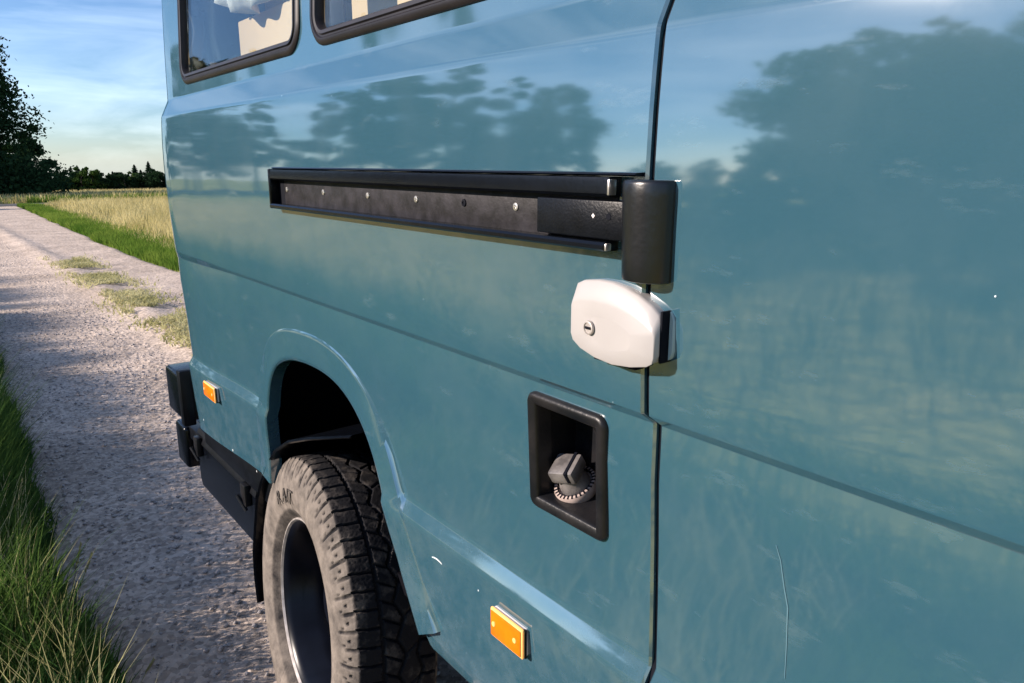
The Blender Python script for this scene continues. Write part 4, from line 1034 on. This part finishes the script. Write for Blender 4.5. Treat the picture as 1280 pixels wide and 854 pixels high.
# conifers and broadleaves of the far edge of the wood
def conifer_mesh(H, r, seed):
    gg = np.random.default_rng(seed); bm = bmesh.new(); tube_bm(bm, (0, 0, -0.6), (0, 0, H * 0.97), 0.02 * H, 0.01, 6)
    tm = bpy.data.meshes.new('trunk'); bm.to_mesh(tm); bm.free(); tm.materials.append(M['bark'])
    P = []; n = 1500
    tz = gg.random(n) ** 0.75; a = gg.uniform(0, 2 * np.pi, n)
    lev = np.floor(tz * 13) / 13; env = r * (1 - tz) ** 0.85 * (0.72 + 0.4 * ((tz * 13) % 1 < 0.5)) + 0.05
    rad = env * gg.uniform(0.35, 1.08, n); z = H * (0.04 + 0.96 * tz) - 0.25 * rad
    d = np.stack([np.cos(a), np.sin(a), -0.35 + 0 * a], 1); side = np.stack([-np.sin(a), np.cos(a), 0.3 * gg.normal(size=n)], 1)
    c = np.stack([rad * np.cos(a), rad * np.sin(a), z], 1); L = (0.10 + 0.22 * env)[:, None] * gg.uniform(0.7, 1.4, n)[:, None]
    V = np.stack([c - d * L, c + side * L * 0.5, c + d * L, c - side * L * 0.5], 1).reshape(-1, 3)
    return tm, np_mesh('crown', V, np.arange(4 * n).reshape(n, 4), 4)
con = [conifer_mesh(5.2, 1.7, 201), conifer_mesh(4.6, 1.6, 202), conifer_mesh(5.6, 1.5, 203), conifer_mesh(3.8, 1.9, 204)]
brd = [tree_mesh(4.2, 1.9, 12, 3000, 0.17, 211, shape='bush', c0=0.06), tree_mesh(3.8, 2.2, 12, 3000, 0.17, 212, shape='round', c0=0.06)]
gg = np.random.default_rng(33)
for i, x in enumerate(np.concatenate([np.arange(3, 31, 0.8), np.arange(31.5, 72, 2.4)])):
    y = 124 + gg.uniform(-3, 6); k = int(gg.integers(0, 4))
    xx = x + gg.uniform(-0.5, 0.5)
    plant_tree('spruce_tree', con[k], (xx, y, gzf(xx, y) - 0.05), gg.uniform(0, 6), M['needle'], 'dark spruce standing in the distant edge of the wood', 'distant spruces', gg.uniform(0.52, 0.84))
for i, x in enumerate(np.arange(8.5, 29.5, 1.4)):
    y = 119.5 + gg.uniform(-1.5, 1.5); k = 0 if i in (6, 7, 11) else 1
    plant_tree('broadleaf_tree', brd[k], (x, y, gzf(x, y) - 0.05), gg.uniform(0, 6), M['leaf_mid'] if k == 0 else M['leaf_dark'], ({6: 'light green bushy tree before the distant wood, left of its pale twin', 7: 'light green bushy tree before the distant wood, right of its pale twin', 11: 'light green bushy tree before the distant wood, nearest the van'}[i] if k == 0 else 'dark green round tree in front of the distant spruces'), 'bushes before the distant wood', gg.uniform(0.72, 0.98))

# trees and bushes across the meadow on the camera's side: they shade the road and mirror in the paint
hedge = [tree_mesh(8.4, 3.4, 24, 7000, 0.20, 301, shape='bush', c0=0.06), tree_mesh(8.0, 3.3, 24, 7000, 0.20, 302, shape='round', c0=0.10), tree_mesh(8.8, 3.0, 24, 7000, 0.20, 303, shape='cone', c0=0.05)]
gg = np.random.default_rng(44)
def az_tree(name, kinds, az, r, s, m, label, group, i):
    x = -0.6 - r * math.sin(R(az)); y = r * math.cos(R(az))
    plant_tree(name, kinds[i % 3], (x, y, gzf(x, y) - 0.1), gg.uniform(0, 6), m, label, group, s)
for i, (az, r, s) in enumerate(((59.5, 36, 1.28), (62.0, 37, 1.62), (65, 36, 1.55), (68, 38, 1.58), (71.5, 36, 1.44), (75, 37, 1.40), (79, 36, 1.28), (83.5, 37, 1.2), (54.5, 40, 0.55), (51, 42, 0.45), (47.5, 44, 0.52))):
    az_tree('shade_tree', hedge, az, r, s, M['leaf_near'], 'bushy tree across the meadow, mirrored in the van door', 'bushy trees across the meadow', i)
tall = [tree_mesh(20, 6.0, 24, 6500, 0.38, 311, shape='round', c0=0.20, lobe=0.80), tree_mesh(22, 5.2, 26, 6500, 0.38, 312, shape='cone', c0=0.26, lobe=0.8), tree_mesh(18, 5.6, 18, 5000, 0.38, 313, shape='cone', c0=0.12, lobe=0.85)]
for i, (az, r, s) in enumerate(((14.5, 92, 0.95), (18.5, 90, 0.85), (23.5, 94, 1.15), (28.0, 92, 1.22), (32.5, 95, 1.38), (37, 93, 1.34), (40.5, 97, 1.1), (43.5, 110, 0.55), (11, 110, 0.9), (16.5, 84, 0.55), (26, 86, 0.80), (30.5, 84, 0.62), (35, 88, 0.72), (39, 86, 0.58))):
    az_tree('meadow_tree', tall, az, r, s, M['leaf_dark'], 'tall leafy tree far across the meadow, mirrored in the van side', 'tall trees across the meadow', i)
